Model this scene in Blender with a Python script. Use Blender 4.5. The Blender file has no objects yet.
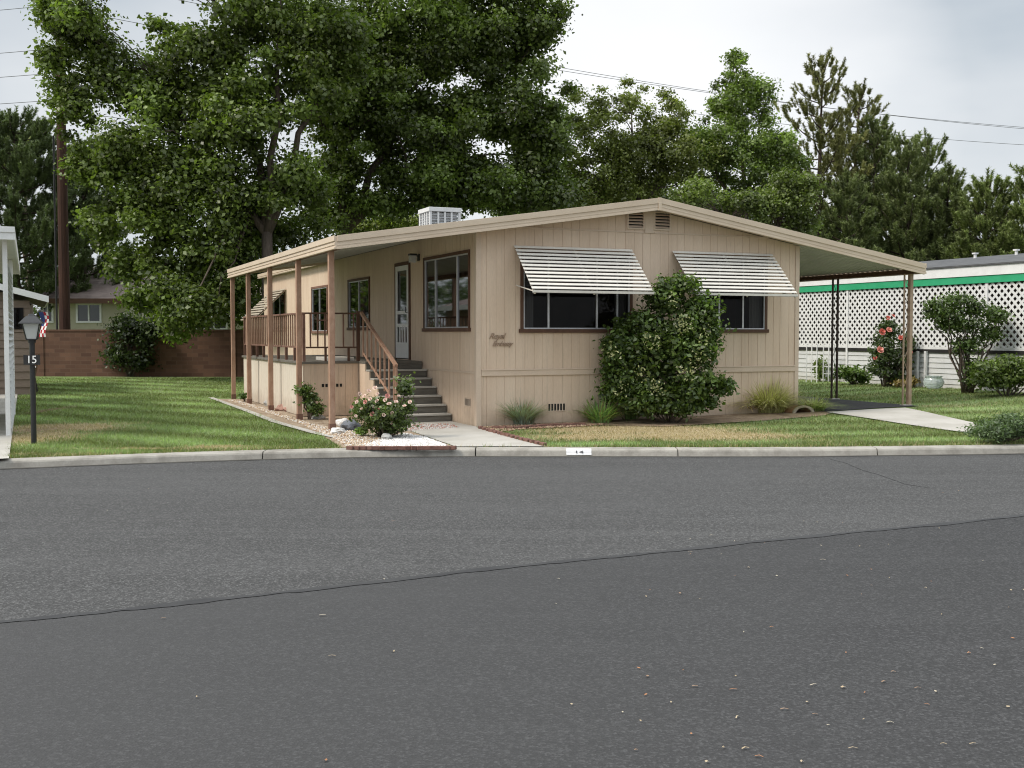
import bpy, math, random
import numpy as np
from mathutils import Vector, Matrix, noise
R = math.radians
random.seed(7); rng = np.random.default_rng(7)
sc = bpy.context.scene
COL = sc.collection

# ------------------------------------------------------------------ camera
F = 1120.0; CAMH = 1.6
PITCH = math.atan(51.0 / F)
cam_d = bpy.data.cameras.new("camera"); cam = bpy.data.objects.new("camera", cam_d); COL.objects.link(cam)
cam_d.sensor_width = 36.0; cam_d.lens = 36.0 * F / 1024.0
cam_d.clip_start = 0.1; cam_d.clip_end = 3000
cam.location = (0, 0, CAMH); cam.rotation_euler = (math.pi / 2 - PITCH, 0, 0)
sc.camera = cam
_cp, _sp = math.cos(PITCH), math.sin(PITCH)
def ray(px, py):
    a = (px - 512) / F; b = (384 - py) / F
    return Vector((a, _cp + b * _sp, -_sp + b * _cp))
def G(px, py, z=0.0):                       # point of the ground (height z) seen at a place of the photo
    r = ray(px, py); t = (z - CAMH) / r.z
    return Vector((r.x * t, r.y * t, z))
def D(px, py, depth):                       # point at a distance
    r = ray(px, py); t = depth / r.y
    return Vector((r.x * t, depth, CAMH + r.z * t))

TH = math.atan(483.0 / 1121.0)              # yaw of the house
U = Vector((math.cos(TH), math.sin(TH), 0)); V = Vector((-math.sin(TH), math.cos(TH), 0))
P1 = G(477, 427)
def H(u, v, z=0.0): return P1 + U * u + V * v + Vector((0, 0, z))
def uv_of(x, y):
    dx, dy = x - P1.x, y - P1.y
    return dx * U.x + dy * U.y, dx * V.x + dy * V.y

def sstep(a, b, x):
    t = min(1, max(0, (x - a) / (b - a))); return t * t * (3 - 2 * t)
def terrain(x, y):
    u, v = uv_of(x, y)
    g = 0.12 * sstep(3.5, 9.0, u) * sstep(-4.2, -0.2, v) + 0.14 * sstep(9.3, 13.0, u) * sstep(-5.0, -1.0, v)
    return g
ROADZ = -0.10

# ------------------------------------------------------------------ objects
def prop(o, label=None, cat=None, group=None, kind=None):
    if label: o['label'] = label
    if cat: o['category'] = cat
    if group: o['group'] = group
    if kind: o['kind'] = kind
    return o
def empty(name, loc, rz=0, label=None, cat=None, group=None):
    o = bpy.data.objects.new(name, None); COL.objects.link(o)
    o.location = loc; o.rotation_euler = (0, 0, rz); o.empty_display_size = .2
    return prop(o, label, cat, group)
def house_frame(name, *a, **k): return empty(name, P1, TH, *a, **k)
def copy_tree(o, parent=None):
    c = o.copy(); COL.objects.link(c); c.parent = parent
    for ch in list(o.children): copy_tree(ch, c)
    return c

class MB:
    def __init__(s): s.v = []; s.f = []; s.m = []
    def quad(s, a, b, c, d, mi=0):
        n = len(s.v); s.v += [tuple(a), tuple(b), tuple(c), tuple(d)]; s.f.append((n, n+1, n+2, n+3)); s.m.append(mi)
    def poly(s, pts, mi=0):
        n = len(s.v); s.v += [tuple(p) for p in pts]; s.f.append(tuple(range(n, n+len(pts)))); s.m.append(mi)
    def hexa(s, p, mi=0):                   # 8 points: bottom ring 0-3, top ring 4-7
        n = len(s.v); s.v += [tuple(q) for q in p]
        for f in ((0,3,2,1),(4,5,6,7),(0,1,5,4),(1,2,6,5),(2,3,7,6),(3,0,4,7)):
            s.f.append(tuple(n+i for i in f)); s.m.append(mi)
    def box(s, x0, x1, y0, y1, z0, z1, mi=0):
        s.hexa([(x0,y0,z0),(x1,y0,z0),(x1,y1,z0),(x0,y1,z0),(x0,y0,z1),(x1,y0,z1),(x1,y1,z1),(x0,y1,z1)], mi)
    def bar(s, a, b, w, h, up=(0,0,1), mi=0):    # rectangular bar from a to b
        a = Vector(a); b = Vector(b); d = (b-a).normalized(); up = Vector(up)
        sd = d.cross(up)
        if sd.length < 1e-4: sd = d.cross(Vector((1,0,0)))
        sd.normalize(); u2 = sd.cross(d).normalized(); sd *= w/2; u2 *= h/2
        s.hexa([a-sd-u2, a+sd-u2, b+sd-u2, b-sd-u2, a-sd+u2, a+sd+u2, b+sd+u2, b-sd+u2], mi)
    def tube(s, pts, rad, n=8, cap=True, mi=0):
        pts = [Vector(p) for p in pts]
        if not hasattr(rad, '__len__'): rad = [rad]*len(pts)
        base = len(s.v); prev = None
        for i, p in enumerate(pts):
            d = (pts[min(i+1, len(pts)-1)] - pts[max(i-1, 0)]).normalized()
            if prev is None:
                r = d.cross(Vector((0,0,1)))
                if r.length < .1: r = d.cross(Vector((1,0,0)))
            else: r = prev - d*prev.dot(d)
            r.normalize(); prev = r; q = d.cross(r)
            for k in range(n):
                a = 2*math.pi*k/n; s.v.append(tuple(p + (r*math.cos(a) + q*math.sin(a))*rad[i]))
        for i in range(len(pts)-1):
            for k in range(n):
                a = base+i*n+k; b = base+i*n+(k+1) % n
                s.f.append((a, b, b+n, a+n)); s.m.append(mi)
        if cap:
            s.f.append(tuple(base+k for k in reversed(range(n)))); s.m.append(mi)
            s.f.append(tuple(base+(len(pts)-1)*n+k for k in range(n))); s.m.append(mi)
    def lathe(s, prof, c=(0,0,0), n=20, mi=0):
        base = len(s.v)
        for r, z in prof:
            for k in range(n):
                a = 2*math.pi*k/n; s.v.append((c[0]+r*math.cos(a), c[1]+r*math.sin(a), c[2]+z))
        for i in range(len(prof)-1):
            for k in range(n):
                a = base+i*n+k; b = base+i*n+(k+1) % n
                s.f.append((a, b, b+n, a+n)); s.m.append(mi)
        s.f.append(tuple(base+k for k in reversed(range(n)))); s.m.append(mi)
        s.f.append(tuple(base+(len(prof)-1)*n+k for k in range(n))); s.m.append(mi)
    def build(s, name, mat, parent=None, bevel=0, smooth=False, label=None, cat=None, group=None, kind=None, loc=None):
        me = bpy.data.meshes.new(name); me.from_pydata(s.v, [], s.f); me.update()
        for m in (mat if isinstance(mat, (list, tuple)) else [mat]): me.materials.append(m)
        if any(s.m): me.polygons.foreach_set('material_index', s.m)
        if smooth: me.polygons.foreach_set('use_smooth', [True]*len(s.f))
        o = bpy.data.objects.new(name, me); COL.objects.link(o); o.parent = parent
        if loc is not None: o.location = loc
        if bevel:
            b = o.modifiers.new('bevel', 'BEVEL'); b.width = bevel; b.segments = 2; b.limit_method = 'ANGLE'; b.harden_normals = False
        return prop(o, label, cat, group, kind)

def mesh_np(name, co, faces, mat, parent=None, col=None, nper=4, **k):
    me = bpy.data.meshes.new(name)
    nv = len(co); nf = len(faces)
    me.vertices.add(nv); me.vertices.foreach_set('co', np.ascontiguousarray(co, dtype=np.float32).ravel())
    me.loops.add(nf*nper); me.loops.foreach_set('vertex_index', np.ascontiguousarray(faces, dtype=np.int32).ravel())
    me.polygons.add(nf)
    me.polygons.foreach_set('loop_start', np.arange(0, nf*nper, nper, dtype=np.int32))
    me.polygons.foreach_set('loop_total', np.full(nf, nper, dtype=np.int32))
    me.update(calc_edges=True)
    if col is not None:
        a = me.color_attributes.new('col', 'FLOAT_COLOR', 'POINT')
        c4 = np.ones((nv, 4), dtype=np.float32); c4[:, :3] = col; a.data.foreach_set('color', c4.ravel())
    me.materials.append(mat)
    o = bpy.data.objects.new(name, me); COL.objects.link(o); o.parent = parent
    return prop(o, **k)

# ------------------------------------------------------------------ materials
def new_mat(name):
    m = bpy.data.materials.new(name); m.use_nodes = True
    nt = m.node_tree; b = nt.nodes['Principled BSDF']; return m, nt, b
def N(nt, t, **k):
    n = nt.nodes.new(t)
    for a, v in k.items():
        if a.startswith('i_'): n.inputs[a[2:].replace('_', ' ')].default_value = v
        else: setattr(n, a, v)
    return n
def mixc(nt, fac, a, b):
    n = nt.nodes.new('ShaderNodeMix'); n.data_type = 'RGBA'
    for key, v in ((0, fac), (6, a), (7, b)):
        if hasattr(v, 'links') or hasattr(v, 'is_linked'): nt.links.new(v, n.inputs[key])
        else: n.inputs[key].default_value = v if key == 0 else (*v, 1) if len(v) == 3 else v
    return n.outputs[2]
def noise_tex(nt, scale, detail=4, rough=.6, vec=None, stretch=None, obj=True):
    tc = nt.nodes.new('ShaderNodeTexCoord'); src = tc.outputs['Object']
    if stretch:
        mp = nt.nodes.new('ShaderNodeMapping'); mp.inputs['Scale'].default_value = stretch
        nt.links.new(src, mp.inputs[0]); src = mp.outputs[0]
    n = nt.nodes.new('ShaderNodeTexNoise'); n.inputs['Scale'].default_value = scale
    n.inputs['Detail'].default_value = detail; n.inputs['Roughness'].default_value = rough
    nt.links.new(src, n.inputs['Vector']); return n.outputs['Fac']
def ramp(nt, src, a, b, c0=0.0, c1=1.0):
    n = nt.nodes.new('ShaderNodeMapRange'); n.inputs[1].default_value = a; n.inputs[2].default_value = b
    n.inputs[3].default_value = c0; n.inputs[4].default_value = c1
    nt.links.new(src, n.inputs[0]); return n.outputs[0]
def bump(nt, b, src, strength=.3, dist=.01):
    n = nt.nodes.new('ShaderNodeBump'); n.inputs['Strength'].default_value = strength; n.inputs['Distance'].default_value = dist
    nt.links.new(src, n.inputs['Height']); nt.links.new(n.outputs[0], b.inputs['Normal'])
def surf(name, c1, c2, scale=3, rough=.7, stretch=None, fine=60, bmp=.15, bdist=.004, metal=0, spec=.3, lo=.35, hi=.65):
    m, nt, b = new_mat(name)
    n1 = noise_tex(nt, scale, 6, .65, stretch=stretch)
    n2 = noise_tex(nt, fine, 4, .6, stretch=stretch)
    f = ramp(nt, n1, lo, hi); base = mixc(nt, f, c1, c2)
    mx = mixc(nt, ramp(nt, n2, .3, .7, 0, .25), base, tuple(x*.62 for x in c1))
    nt.links.new(mx, b.inputs['Base Color']); b.inputs['Roughness'].default_value = rough
    b.inputs['Metallic'].default_value = metal; b.inputs['Specular IOR Level'].default_value = spec
    if bmp: bump(nt, b, n2, bmp, bdist)
    return m
M = {}
M['siding'] = surf('tan_painted_siding', (.64,.49,.365), (.73,.58,.445), 1.6, .62, (1.6,1.6,.25), 45, .25, .003)
M['skirt_sunlit'] = surf('sunlit_tone_skirting', (.66,.58,.48), (.74,.67,.57), 1.5, .6, (1,1,.3), 40, .2, .003)  # paler than the front skirting: sunlight on this side is put into the colour
M['trim_tan'] = surf('tan_painted_trim', (.62,.49,.375), (.66,.53,.415), 4, .5, None, 60, .1)
M['fascia'] = surf('cream_metal_fascia', (.62,.50,.375), (.69,.57,.44), 1.5, .42, (1,1,3), 40, .05)
M['brown'] = surf('brown_painted_wood', (.085,.042,.026), (.13,.068,.042), 6, .55, None, 50, .15)
M['railbrown'] = surf('weathered_brown_rail', (.16,.085,.058), (.24,.135,.10), 5, .6, None, 60, .2)
M['post'] = surf('faded_redbrown_post', (.34,.195,.13), (.46,.30,.215), 9, .7, (1,1,.5), 50, .25)
M['postdark'] = surf('dark_iron_post', (.035,.024,.020), (.07,.048,.038), 9, .5)
M['posttan'] = surf('tan_iron_post', (.36,.25,.17), (.46,.34,.25), 9, .5)
M['white'] = surf('white_paint', (.72,.72,.71), (.80,.80,.79), 4, .5, None, 60, .05)
M['alu'] = surf('aluminium', (.55,.56,.57), (.66,.67,.68), 8, .35, metal=.4, spec=.5)
M['soffit'] = surf('grey_white_metal_pan', (.58,.57,.53), (.66,.65,.61), 2, .45)
M['roofing'] = surf('grey_roofing', (.07,.072,.075), (.12,.12,.122), 3, .9, None, 90, .5)
M['panroof'] = surf('weathered_pan_roof', (.42,.42,.41), (.52,.52,.50), 2, .5)
M['stepgrey'] = surf('weathered_grey_boards', (.13,.118,.10), (.20,.185,.155), 3, .85, (1,6,6), 30, .4)
M['nosing'] = surf('worn_tread', (.40,.38,.34), (.50,.48,.43), 6, .8)
M['awnwhite'] = surf('white_enamel_slats', (.64,.61,.55), (.72,.69,.62), 3, .4, None, 30, .03)
M['awnbrown'] = surf('brown_enamel', (.07,.045,.035), (.10,.06,.045), 3, .5)
M['awnbeige'] = surf('beige_enamel', (.38,.33,.25), (.46,.41,.32), 3, .5)
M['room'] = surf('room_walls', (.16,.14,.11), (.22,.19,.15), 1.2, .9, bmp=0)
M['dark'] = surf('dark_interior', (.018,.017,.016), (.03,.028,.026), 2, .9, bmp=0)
M['curtain'] = surf('grey_curtain', (.34,.33,.31), (.46,.45,.42), 3, .9, (14,14,.3), 30, .3, .02)
M['black'] = surf('black_metal', (.012,.012,.013), (.022,.022,.023), 5, .4, spec=.5)
M['concrete'] = surf('concrete', (.36,.34,.30), (.46,.44,.40), 1.3, .9, None, 55, .3)
M['curb'] = surf('curb_concrete', (.20,.185,.16), (.37,.35,.31), 2.6, .9, None, 45, .4, lo=.30, hi=.58)
M['brickred'] = surf('red_brick', (.13,.065,.05), (.22,.12,.095), 9, .9, None, 70, .4)
M['green'] = surf('green_trim', (.03,.33,.15), (.045,.38,.19), 3, .5, bmp=0)
M['terracotta'] = surf('terracotta', (.42,.22,.12), (.52,.31,.18), 6, .85)
M['rockwhite'] = surf('white_rock', (.60,.58,.55), (.75,.73,.70), 8, .9, None, 30, .5, .02)
M['rockdark'] = surf('blue_grey_rock', (.10,.11,.13), (.19,.20,.22), 6, .85, None, 30, .5, .02)
M['rockpink'] = surf('pink_rock', (.30,.16,.12), (.42,.26,.21), 6, .9, None, 30, .5, .02)
M['rockgrey'] = surf('pale_grey_rock', (.36,.36,.35), (.48,.48,.46), 6, .9, None, 30, .5, .02)
M['lap15'] = surf('taupe_lap_siding', (.19,.145,.115), (.24,.185,.15), 2, .7, (.3,1,2), 40, .1)
M['creamwall'] = surf('cream_wall', (.42,.39,.29), (.50,.47,.36), 1, .8)
M['brownroof'] = surf('brown_grey_shingles', (.16,.125,.11), (.24,.195,.175), 2, .95, (1,1,4), 25, .4)
M['wicker'] = surf('brown_wicker', (.12,.07,.04), (.20,.12,.07), 20, .8)
M['bark'] = surf('grey_brown_bark', (.075,.058,.045), (.15,.12,.095), 5, .95, (3,3,.5), 20, .8, .03)
M['pinebark'] = surf('dark_pine_bark', (.05,.036,.028), (.10,.075,.06), 5, .95, (3,3,.5), 20, .8, .03)
M['poletar'] = surf('creosoted_pole', (.035,.018,.013), (.085,.040,.028), 3, .9, (6,6,.3), 20, .6, .02)
M['wire'] = surf('wire_grey', (.08,.08,.08), (.10,.10,.10), 3, .6, bmp=0)
M['palestem'] = surf('pale_stem', (.30,.26,.20), (.42,.37,.30), 9, .9)
M['pvc'] = surf('white_lattice', (.68,.68,.67), (.75,.75,.74), 2, .45, None, 30, .03)
M['whitelap'] = surf('white_lap_siding', (.55,.56,.56), (.64,.65,.64), 1, .6, (.5,1,3), 30, .05)
M['cloth'] = surf('red_cloth', (.35,.02,.03), (.45,.04,.05), 3, .9)
M['slat15'] = surf('pale_grey_slats', (.50,.52,.53), (.60,.62,.62), 3, .5)
M['paint'] = surf('white_curb_paint', (.70,.70,.70), (.80,.80,.80), 14, .7, lo=.2, hi=.6)

def glass_mat(name, tint=.35, base=(.01,.011,.012)):
    m, nt, b = new_mat(name)
    nt.nodes.remove(b)
    out = nt.nodes['Material Output']
    tr = N(nt, 'ShaderNodeBsdfTransparent'); tr.inputs[0].default_value = (tint, tint, tint*1.02, 1)
    gl = N(nt, 'ShaderNodeBsdfGlossy'); gl.inputs['Roughness'].default_value = .03; gl.inputs[0].default_value = (.28,.28,.29,1)
    fr = N(nt, 'ShaderNodeFresnel'); fr.inputs[0].default_value = 1.45
    mx = N(nt, 'ShaderNodeMixShader')
    nt.links.new(fr.outputs[0], mx.inputs[0]); nt.links.new(tr.outputs[0], mx.inputs[1]); nt.links.new(gl.outputs[0], mx.inputs[2])
    nt.links.new(mx.outputs[0], out.inputs[0]); return m
M['glass'] = glass_mat('window_glass', .5)
m, nt, b = new_mat('lantern_glass'); b.inputs['Base Color'].default_value = (.62,.64,.64,1); b.inputs['Roughness'].default_value = .25; b.inputs['Alpha'].default_value = .75; M['lantern'] = m
m, nt, b = new_mat('bowl_glass'); b.inputs['Base Color'].default_value = (.75,.85,.85,1); b.inputs['Roughness'].default_value = .08; b.inputs['Transmission Weight'].default_value = .7; M['bowl'] = m

def leaf_mat(name, trans=.38, gloss=.035, rough=.45):
    m, nt, b = new_mat(name); nt.nodes.remove(b); out = nt.nodes['Material Output']
    at = N(nt, 'ShaderNodeAttribute', attribute_name='col')
    d = N(nt, 'ShaderNodeBsdfDiffuse'); t = N(nt, 'ShaderNodeBsdfTranslucent'); g = N(nt, 'ShaderNodeBsdfGlossy')
    g.inputs['Roughness'].default_value = rough; g.inputs[0].default_value = (1,1,1,1)
    tc = N(nt, 'ShaderNodeMix', data_type='RGBA', blend_type='MULTIPLY'); tc.inputs[0].default_value = 1
    nt.links.new(at.outputs['Color'], tc.inputs[6]); tc.inputs[7].default_value = (1.15,1.35,.55,1)
    nt.links.new(at.outputs['Color'], d.inputs[0]); nt.links.new(tc.outputs[2], t.inputs[0])
    m1 = N(nt, 'ShaderNodeMixShader'); m1.inputs[0].default_value = trans
    nt.links.new(d.outputs[0], m1.inputs[1]); nt.links.new(t.outputs[0], m1.inputs[2])
    m2 = N(nt, 'ShaderNodeMixShader'); m2.inputs[0].default_value = gloss
    nt.links.new(m1.outputs[0], m2.inputs[1]); nt.links.new(g.outputs[0], m2.inputs[2])
    nt.links.new(m2.outputs[0], out.inputs[0]); return m
M['leaf'] = leaf_mat('leaves'); M['needle'] = leaf_mat('needles', .15, .03, .6); M['blade'] = leaf_mat('grass_blades', .3, .03, .5)

def dirty(mat, z0=.0, z1=.55, col=(.33,.26,.19), amt=.55):
    nt = mat.node_tree; b = nt.nodes['Principled BSDF']; src = b.inputs['Base Color'].links[0].from_socket
    tc = N(nt,'ShaderNodeTexCoord'); sp = N(nt,'ShaderNodeSeparateXYZ'); nt.links.new(tc.outputs['Object'], sp.inputs[0])
    n = noise_tex(nt, 3.5, 6, .75); g_ = ramp(nt, sp.outputs[2], z0, z1, .62, .0)
    ad = N(nt,'ShaderNodeMath',operation='ADD'); nt.links.new(g_, ad.inputs[0]); nt.links.new(n, ad.inputs[1])
    c = mixc(nt, ramp(nt, ad.outputs[0], .72, 1.15, 0, amt), src, col)
    n2 = noise_tex(nt, 2.0, 5, .8, stretch=(7,7,.18)); c = mixc(nt, ramp(nt, n2, .56, .72, 0, .42), c, tuple(q*.9 for q in col))
    nt.links.new(c, b.inputs['Base Color'])
dirty(M['siding']); dirty(M['skirt_sunlit'])
dirty(M['whitelap'], .2, .7, (.36,.33,.27), .6)
# asphalt
def asphalt(name, c1, c2, side=None):
    m, nt, b = new_mat(name)
    big = noise_tex(nt, .22, 4, .55, stretch=(.35, 1.3, 1)); mid = noise_tex(nt, 2.2, 5, .6, stretch=(.5,1,1))
    vo = N(nt, 'ShaderNodeTexVoronoi'); vo.inputs['Scale'].default_value = 80
    tc = N(nt, 'ShaderNodeTexCoord'); nt.links.new(tc.outputs['Object'], vo.inputs['Vector'])
    fine = noise_tex(nt, 70, 3, .7)
    a = mixc(nt, ramp(nt, big, .36, .64), tuple(x*.86 for x in c1), tuple(x*1.08 for x in c2))
    a = mixc(nt, ramp(nt, mid, .35, .7, 0, .4), a, tuple(x*.72 for x in c1))
    stk = noise_tex(nt, 1.0, 6, .7, stretch=(.10, 2.6, 1)); a = mixc(nt, ramp(nt, stk, .45, .68, 0, .55), a, tuple(x*1.35 for x in c2))
    stn = noise_tex(nt, .8, 5, .7); a = mixc(nt, ramp(nt, stn, .56, .70, 0, .45), a, tuple(x*.6 for x in c1))
    grn = noise_tex(nt, 22, 6, .85); a = mixc(nt, ramp(nt, grn, .42, .60, 0, .6), a, tuple(x*.62 for x in c1))
    sep = N(nt, 'ShaderNodeSeparateColor'); nt.links.new(vo.outputs['Color'], sep.inputs[0])
    a = mixc(nt, ramp(nt, sep.outputs[0], .55, 1.0, 0, .75), a, tuple(x*2.3 for x in c2))
    a = mixc(nt, ramp(nt, fine, .45, .60, 0, .6), a, tuple(x*.42 for x in c1))
    nt.links.new(a, b.inputs['Base Color']); b.inputs['Roughness'].default_value = .88; b.inputs['Specular IOR Level'].default_value = .25
    if side:
        sx3 = N(nt,'ShaderNodeSeparateXYZ'); nt.links.new(tc.outputs['Object'], sx3.inputs[0])
        q = N(nt,'ShaderNodeMath',operation='MULTIPLY_ADD'); nt.links.new(big, q.inputs[0]); q.inputs[1].default_value = 6; nt.links.new(sx3.outputs[0], q.inputs[2])
        a = mixc(nt, ramp(nt, q.outputs[0], -2, 9, .8, 0), a, side)
    nt.links.new(a, b.inputs['Base Color'])
    ad = N(nt, 'ShaderNodeMath', operation='ADD'); nt.links.new(vo.outputs['Distance'], ad.inputs[0]); nt.links.new(fine, ad.inputs[1])
    bump(nt, b, ad.outputs[0], .5, .006); return m
M['asphalt_old'] = asphalt('worn_grey_asphalt', (.058,.0575,.0565), (.073,.0725,.0715))
M['asphalt_new'] = asphalt('darker_asphalt', (.031,.031,.0315), (.043,.043,.0435), (.064,.0635,.063))
M['gutter'] = surf('gutter_grime', (.045,.042,.036), (.085,.08,.07), 2.5, .95, (1,1,1), 40, .4)
M['tar'] = surf('tar_seam', (.030,.030,.031), (.05,.05,.05), 3, .7, None, 60, .3)

# lawn: colours follow the attribute (r = dry, g = bare soil, b = mowing stripe)
def lawn_colour(nt, attr='col'):
    at = N(nt, 'ShaderNodeAttribute', attribute_name=attr)
    sp = N(nt, 'ShaderNodeSeparateColor'); nt.links.new(at.outputs['Color'], sp.inputs[0])
    n1 = noise_tex(nt, 1.4, 5, .7); n2 = noise_tex(nt, 14, 4, .7)
    g = mixc(nt, ramp(nt, n2, .3, .7), (.085,.125,.036), (.165,.215,.075))
    g = mixc(nt, sp.outputs[2], g, (.28,.34,.16))
    s = N(nt, 'ShaderNodeMath', operation='MULTIPLY_ADD'); nt.links.new(n2, s.inputs[0]); s.inputs[1].default_value = 1.0
    nt.links.new(sp.outputs[0], s.inputs[2])
    f = ramp(nt, s.outputs[0], .78, 1.12)
    dry = mixc(nt, ramp(nt, n2, .35, .65), (.34,.27,.15), (.46,.38,.24))
    c = mixc(nt, f, g, dry)
    s2 = N(nt, 'ShaderNodeMath', operation='MULTIPLY_ADD'); nt.links.new(n2, s2.inputs[0]); s2.inputs[1].default_value = .8
    nt.links.new(sp.outputs[1], s2.inputs[2])
    c = mixc(nt, ramp(nt, s2.outputs[0], .75, 1.05), c, (.17,.115,.07))
    return c
m, nt, b = new_mat('lawn'); nt.links.new(lawn_colour(nt), b.inputs['Base Color']); b.inputs['Roughness'].default_value = .95; b.inputs['Specular IOR Level'].default_value = .1
bump(nt, b, noise_tex(nt, 40, 5, .8), .8, .03); M['lawn'] = m
M['soil'] = surf('tan_bark_soil', (.22,.155,.10), (.42,.34,.25), 5, .95, None, 28, .9, .03)
M['soil_dark'] = surf('dark_bark_soil', (.20,.14,.09), (.36,.27,.18), 5, .95, None, 28, .9, .03)

# brick wall with mortar
m, nt, b = new_mat('brown_block_wall')
tc = N(nt, 'ShaderNodeTexCoord'); mp = N(nt, 'ShaderNodeMapping'); mp.inputs['Rotation'].default_value = (math.pi/2, 0, 0)
nt.links.new(tc.outputs['Object'], mp.inputs[0])
br = N(nt, 'ShaderNodeTexBrick'); br.inputs['Scale'].default_value = 1; br.inputs['Brick Width'].default_value = .40; br.inputs['Row Height'].default_value = .145
br.inputs['Mortar Size'].default_value = .009; br.inputs['Color1'].default_value = (.095,.045,.030,1); br.inputs['Color2'].default_value = (.175,.090,.058,1); br.inputs['Mortar'].default_value = (.15,.09,.065,1)
nt.links.new(mp.outputs[0], br.inputs['Vector'])
c = mixc(nt, ramp(nt, noise_tex(nt, .8, 5, .7), .35, .7, 0, .6), br.outputs['Color'], (.085,.043,.029))
nt.links.new(c, b.inputs['Base Color']); b.inputs['Roughness'].default_value = .9; bump(nt, b, br.outputs['Fac'], -.5, .01); M['blockwall'] = m

def plain(name, c, rough=.6):
    m, nt, b = new_mat(name); b.inputs['Base Color'].default_value = (*c, 1); b.inputs['Roughness'].default_value = rough; return m
M['ink'] = plain('black_number_paint', (.03,.03,.035)); M['inkwhite'] = plain('white_number', (.8,.8,.8)); M['script'] = plain('brown_script', (.32,.22,.15), .5)

# ------------------------------------------------------------------ ground, road, curb
curb_px = [(-420,486),(-200,477),(0,469),(120,464),(265,459),(340,457.4),(477,456.2),(600,456.4),(700,456.6),(780,456.6),(885,455.5),(1024,453.6),(1250,450),(1500,446)]
cp = [G(x, y, ROADZ) for x, y in curb_px]
cp = [Vector((-60, 7, ROADZ)), Vector((-25, 12.2, ROADZ))] + cp + [Vector((45, 19.5, ROADZ)), Vector((90, 23, ROADZ))]
cx = np.array([p.x for p in cp]); cy = np.array([p.y for p in cp])
o_ = np.argsort(cx); cx = cx[o_]; cy = cy[o_]
xs_f = np.linspace(-60, 90, 1500); ys_f = np.interp(xs_f, cx, cy)
k = np.ones(21)/21; ys_s = np.convolve(np.pad(ys_f, 10, mode='edge'), k, mode='valid')
def curbY(x): return float(np.interp(x, xs_f, ys_s))
CW = .26                                     # curb width
def yard_z(x, y): return terrain(x, y)

# fields that say where the lawn is dry or bare (world positions)
def patch(px, py, rx, ry, s): 
    c = G(px, py); return (c.x, c.y, rx, ry, s)
DRY = [patch(60,428,1.1,.9,.9), patch(100,424,.9,.5,.55), patch(35,437,.7,1.4,.8), patch(225,447,.6,.22,.8), patch(170,449,1.6,.12,.8), patch(60,455,1.8,.2,.5),
       patch(640,430,1.8,1.0,.95), patch(700,436,1.6,.8,.95), patch(590,437,1.2,.7,.8), patch(760,436,1.0,.4,.4), patch(820,441,.8,.25,.35)]
SOIL = [patch(40,430,.8,1.6,.55), patch(220,449.5,1.4,.08,.5), patch(50,410,.35,2.5,.6), patch(160,452,1.2,.08,.6)]
def fields(x, y):
    d = 0; s = 0
    for cx_, cy_, rx, ry, a in DRY:
        q = ((x-cx_)/rx)**2 + ((y-cy_)/ry)**2
        if q < 5: d = max(d, a*math.exp(-q*.8))
    for cx_, cy_, rx, ry, a in SOIL:
        q = ((x-cx_)/rx)**2 + ((y-cy_)/ry)**2
        if q < 5: s = max(s, a*math.exp(-q*.8))
    e = y - curbY(x) - CW
    edge = math.exp(-max(e, 0)/.12)*(.55 if x < 9 else .25)
    d = max(d, edge*.8); s = max(s, edge*.75)
    u, v = uv_of(x, y)
    st = .5+.5*math.sin((x*.55+y*.83)*2*math.pi/1.5)
    if u > -2: st = .5+.5*math.sin((v*.9+u*.25)*2*math.pi/1.1)
    st = st*.8*(.65+noise.noise(Vector((x*.5, y*.5, 3)))) 
    if u > 3 and v < 1: d = max(d, .14)
    if u > 9: d = max(d, .30*(.6+noise.noise(Vector((x*.4,y*1.2,9)))))
    return d, s, max(0, min(1, st))
def grid_sheet(name, xs, tfun, ts, mat, zoff=0):
    co = []; colr = []
    for t in ts:
        for x in xs:
            y0, y1 = tfun(x); y = y0 + (y1-y0)*t
            co.append((x, y, yard_z(x, y)+zoff)); colr.append(fields(x, y) if (y < 44 and -16 < x < 18) else (.15, .1, .2))
    nx = len(xs); fs = []
    for j in range(len(ts)-1):
        for i in range(nx-1):
            a = j*nx+i; fs.append((a, a+1, a+nx+1, a+nx))
    return mesh_np(name, np.array(co), np.array(fs), mat, col=np.array(colr), kind='structure')
xs = np.concatenate([np.linspace(-90,-16,20)[:-1], np.arange(-16, 18.01, .17), np.linspace(18, 120, 24)[1:]])
ts = (np.linspace(0, 1, 150)**1.9)
grid_sheet('lawn_ground', xs, lambda x: (curbY(x)+CW-.02, 70.0), ts, M['lawn'])
g = MB(); g.quad((-900,-200,-.45),(900,-200,-.45),(900,1500,-.45),(-900,1500,-.45)); g.build('ground', M['soil'], kind='structure')
# road
g = MB(); rx = np.linspace(-59, 89, 220)
for i in range(len(rx)-1):
    a, b_ = rx[i], rx[i+1]
    g.quad((a,-30,ROADZ),(b_,-30,ROADZ),(b_,curbY(b_)+.03,ROADZ),(a,curbY(a)+.03,ROADZ))
g.build('road', M['asphalt_old'], kind='structure')
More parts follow.
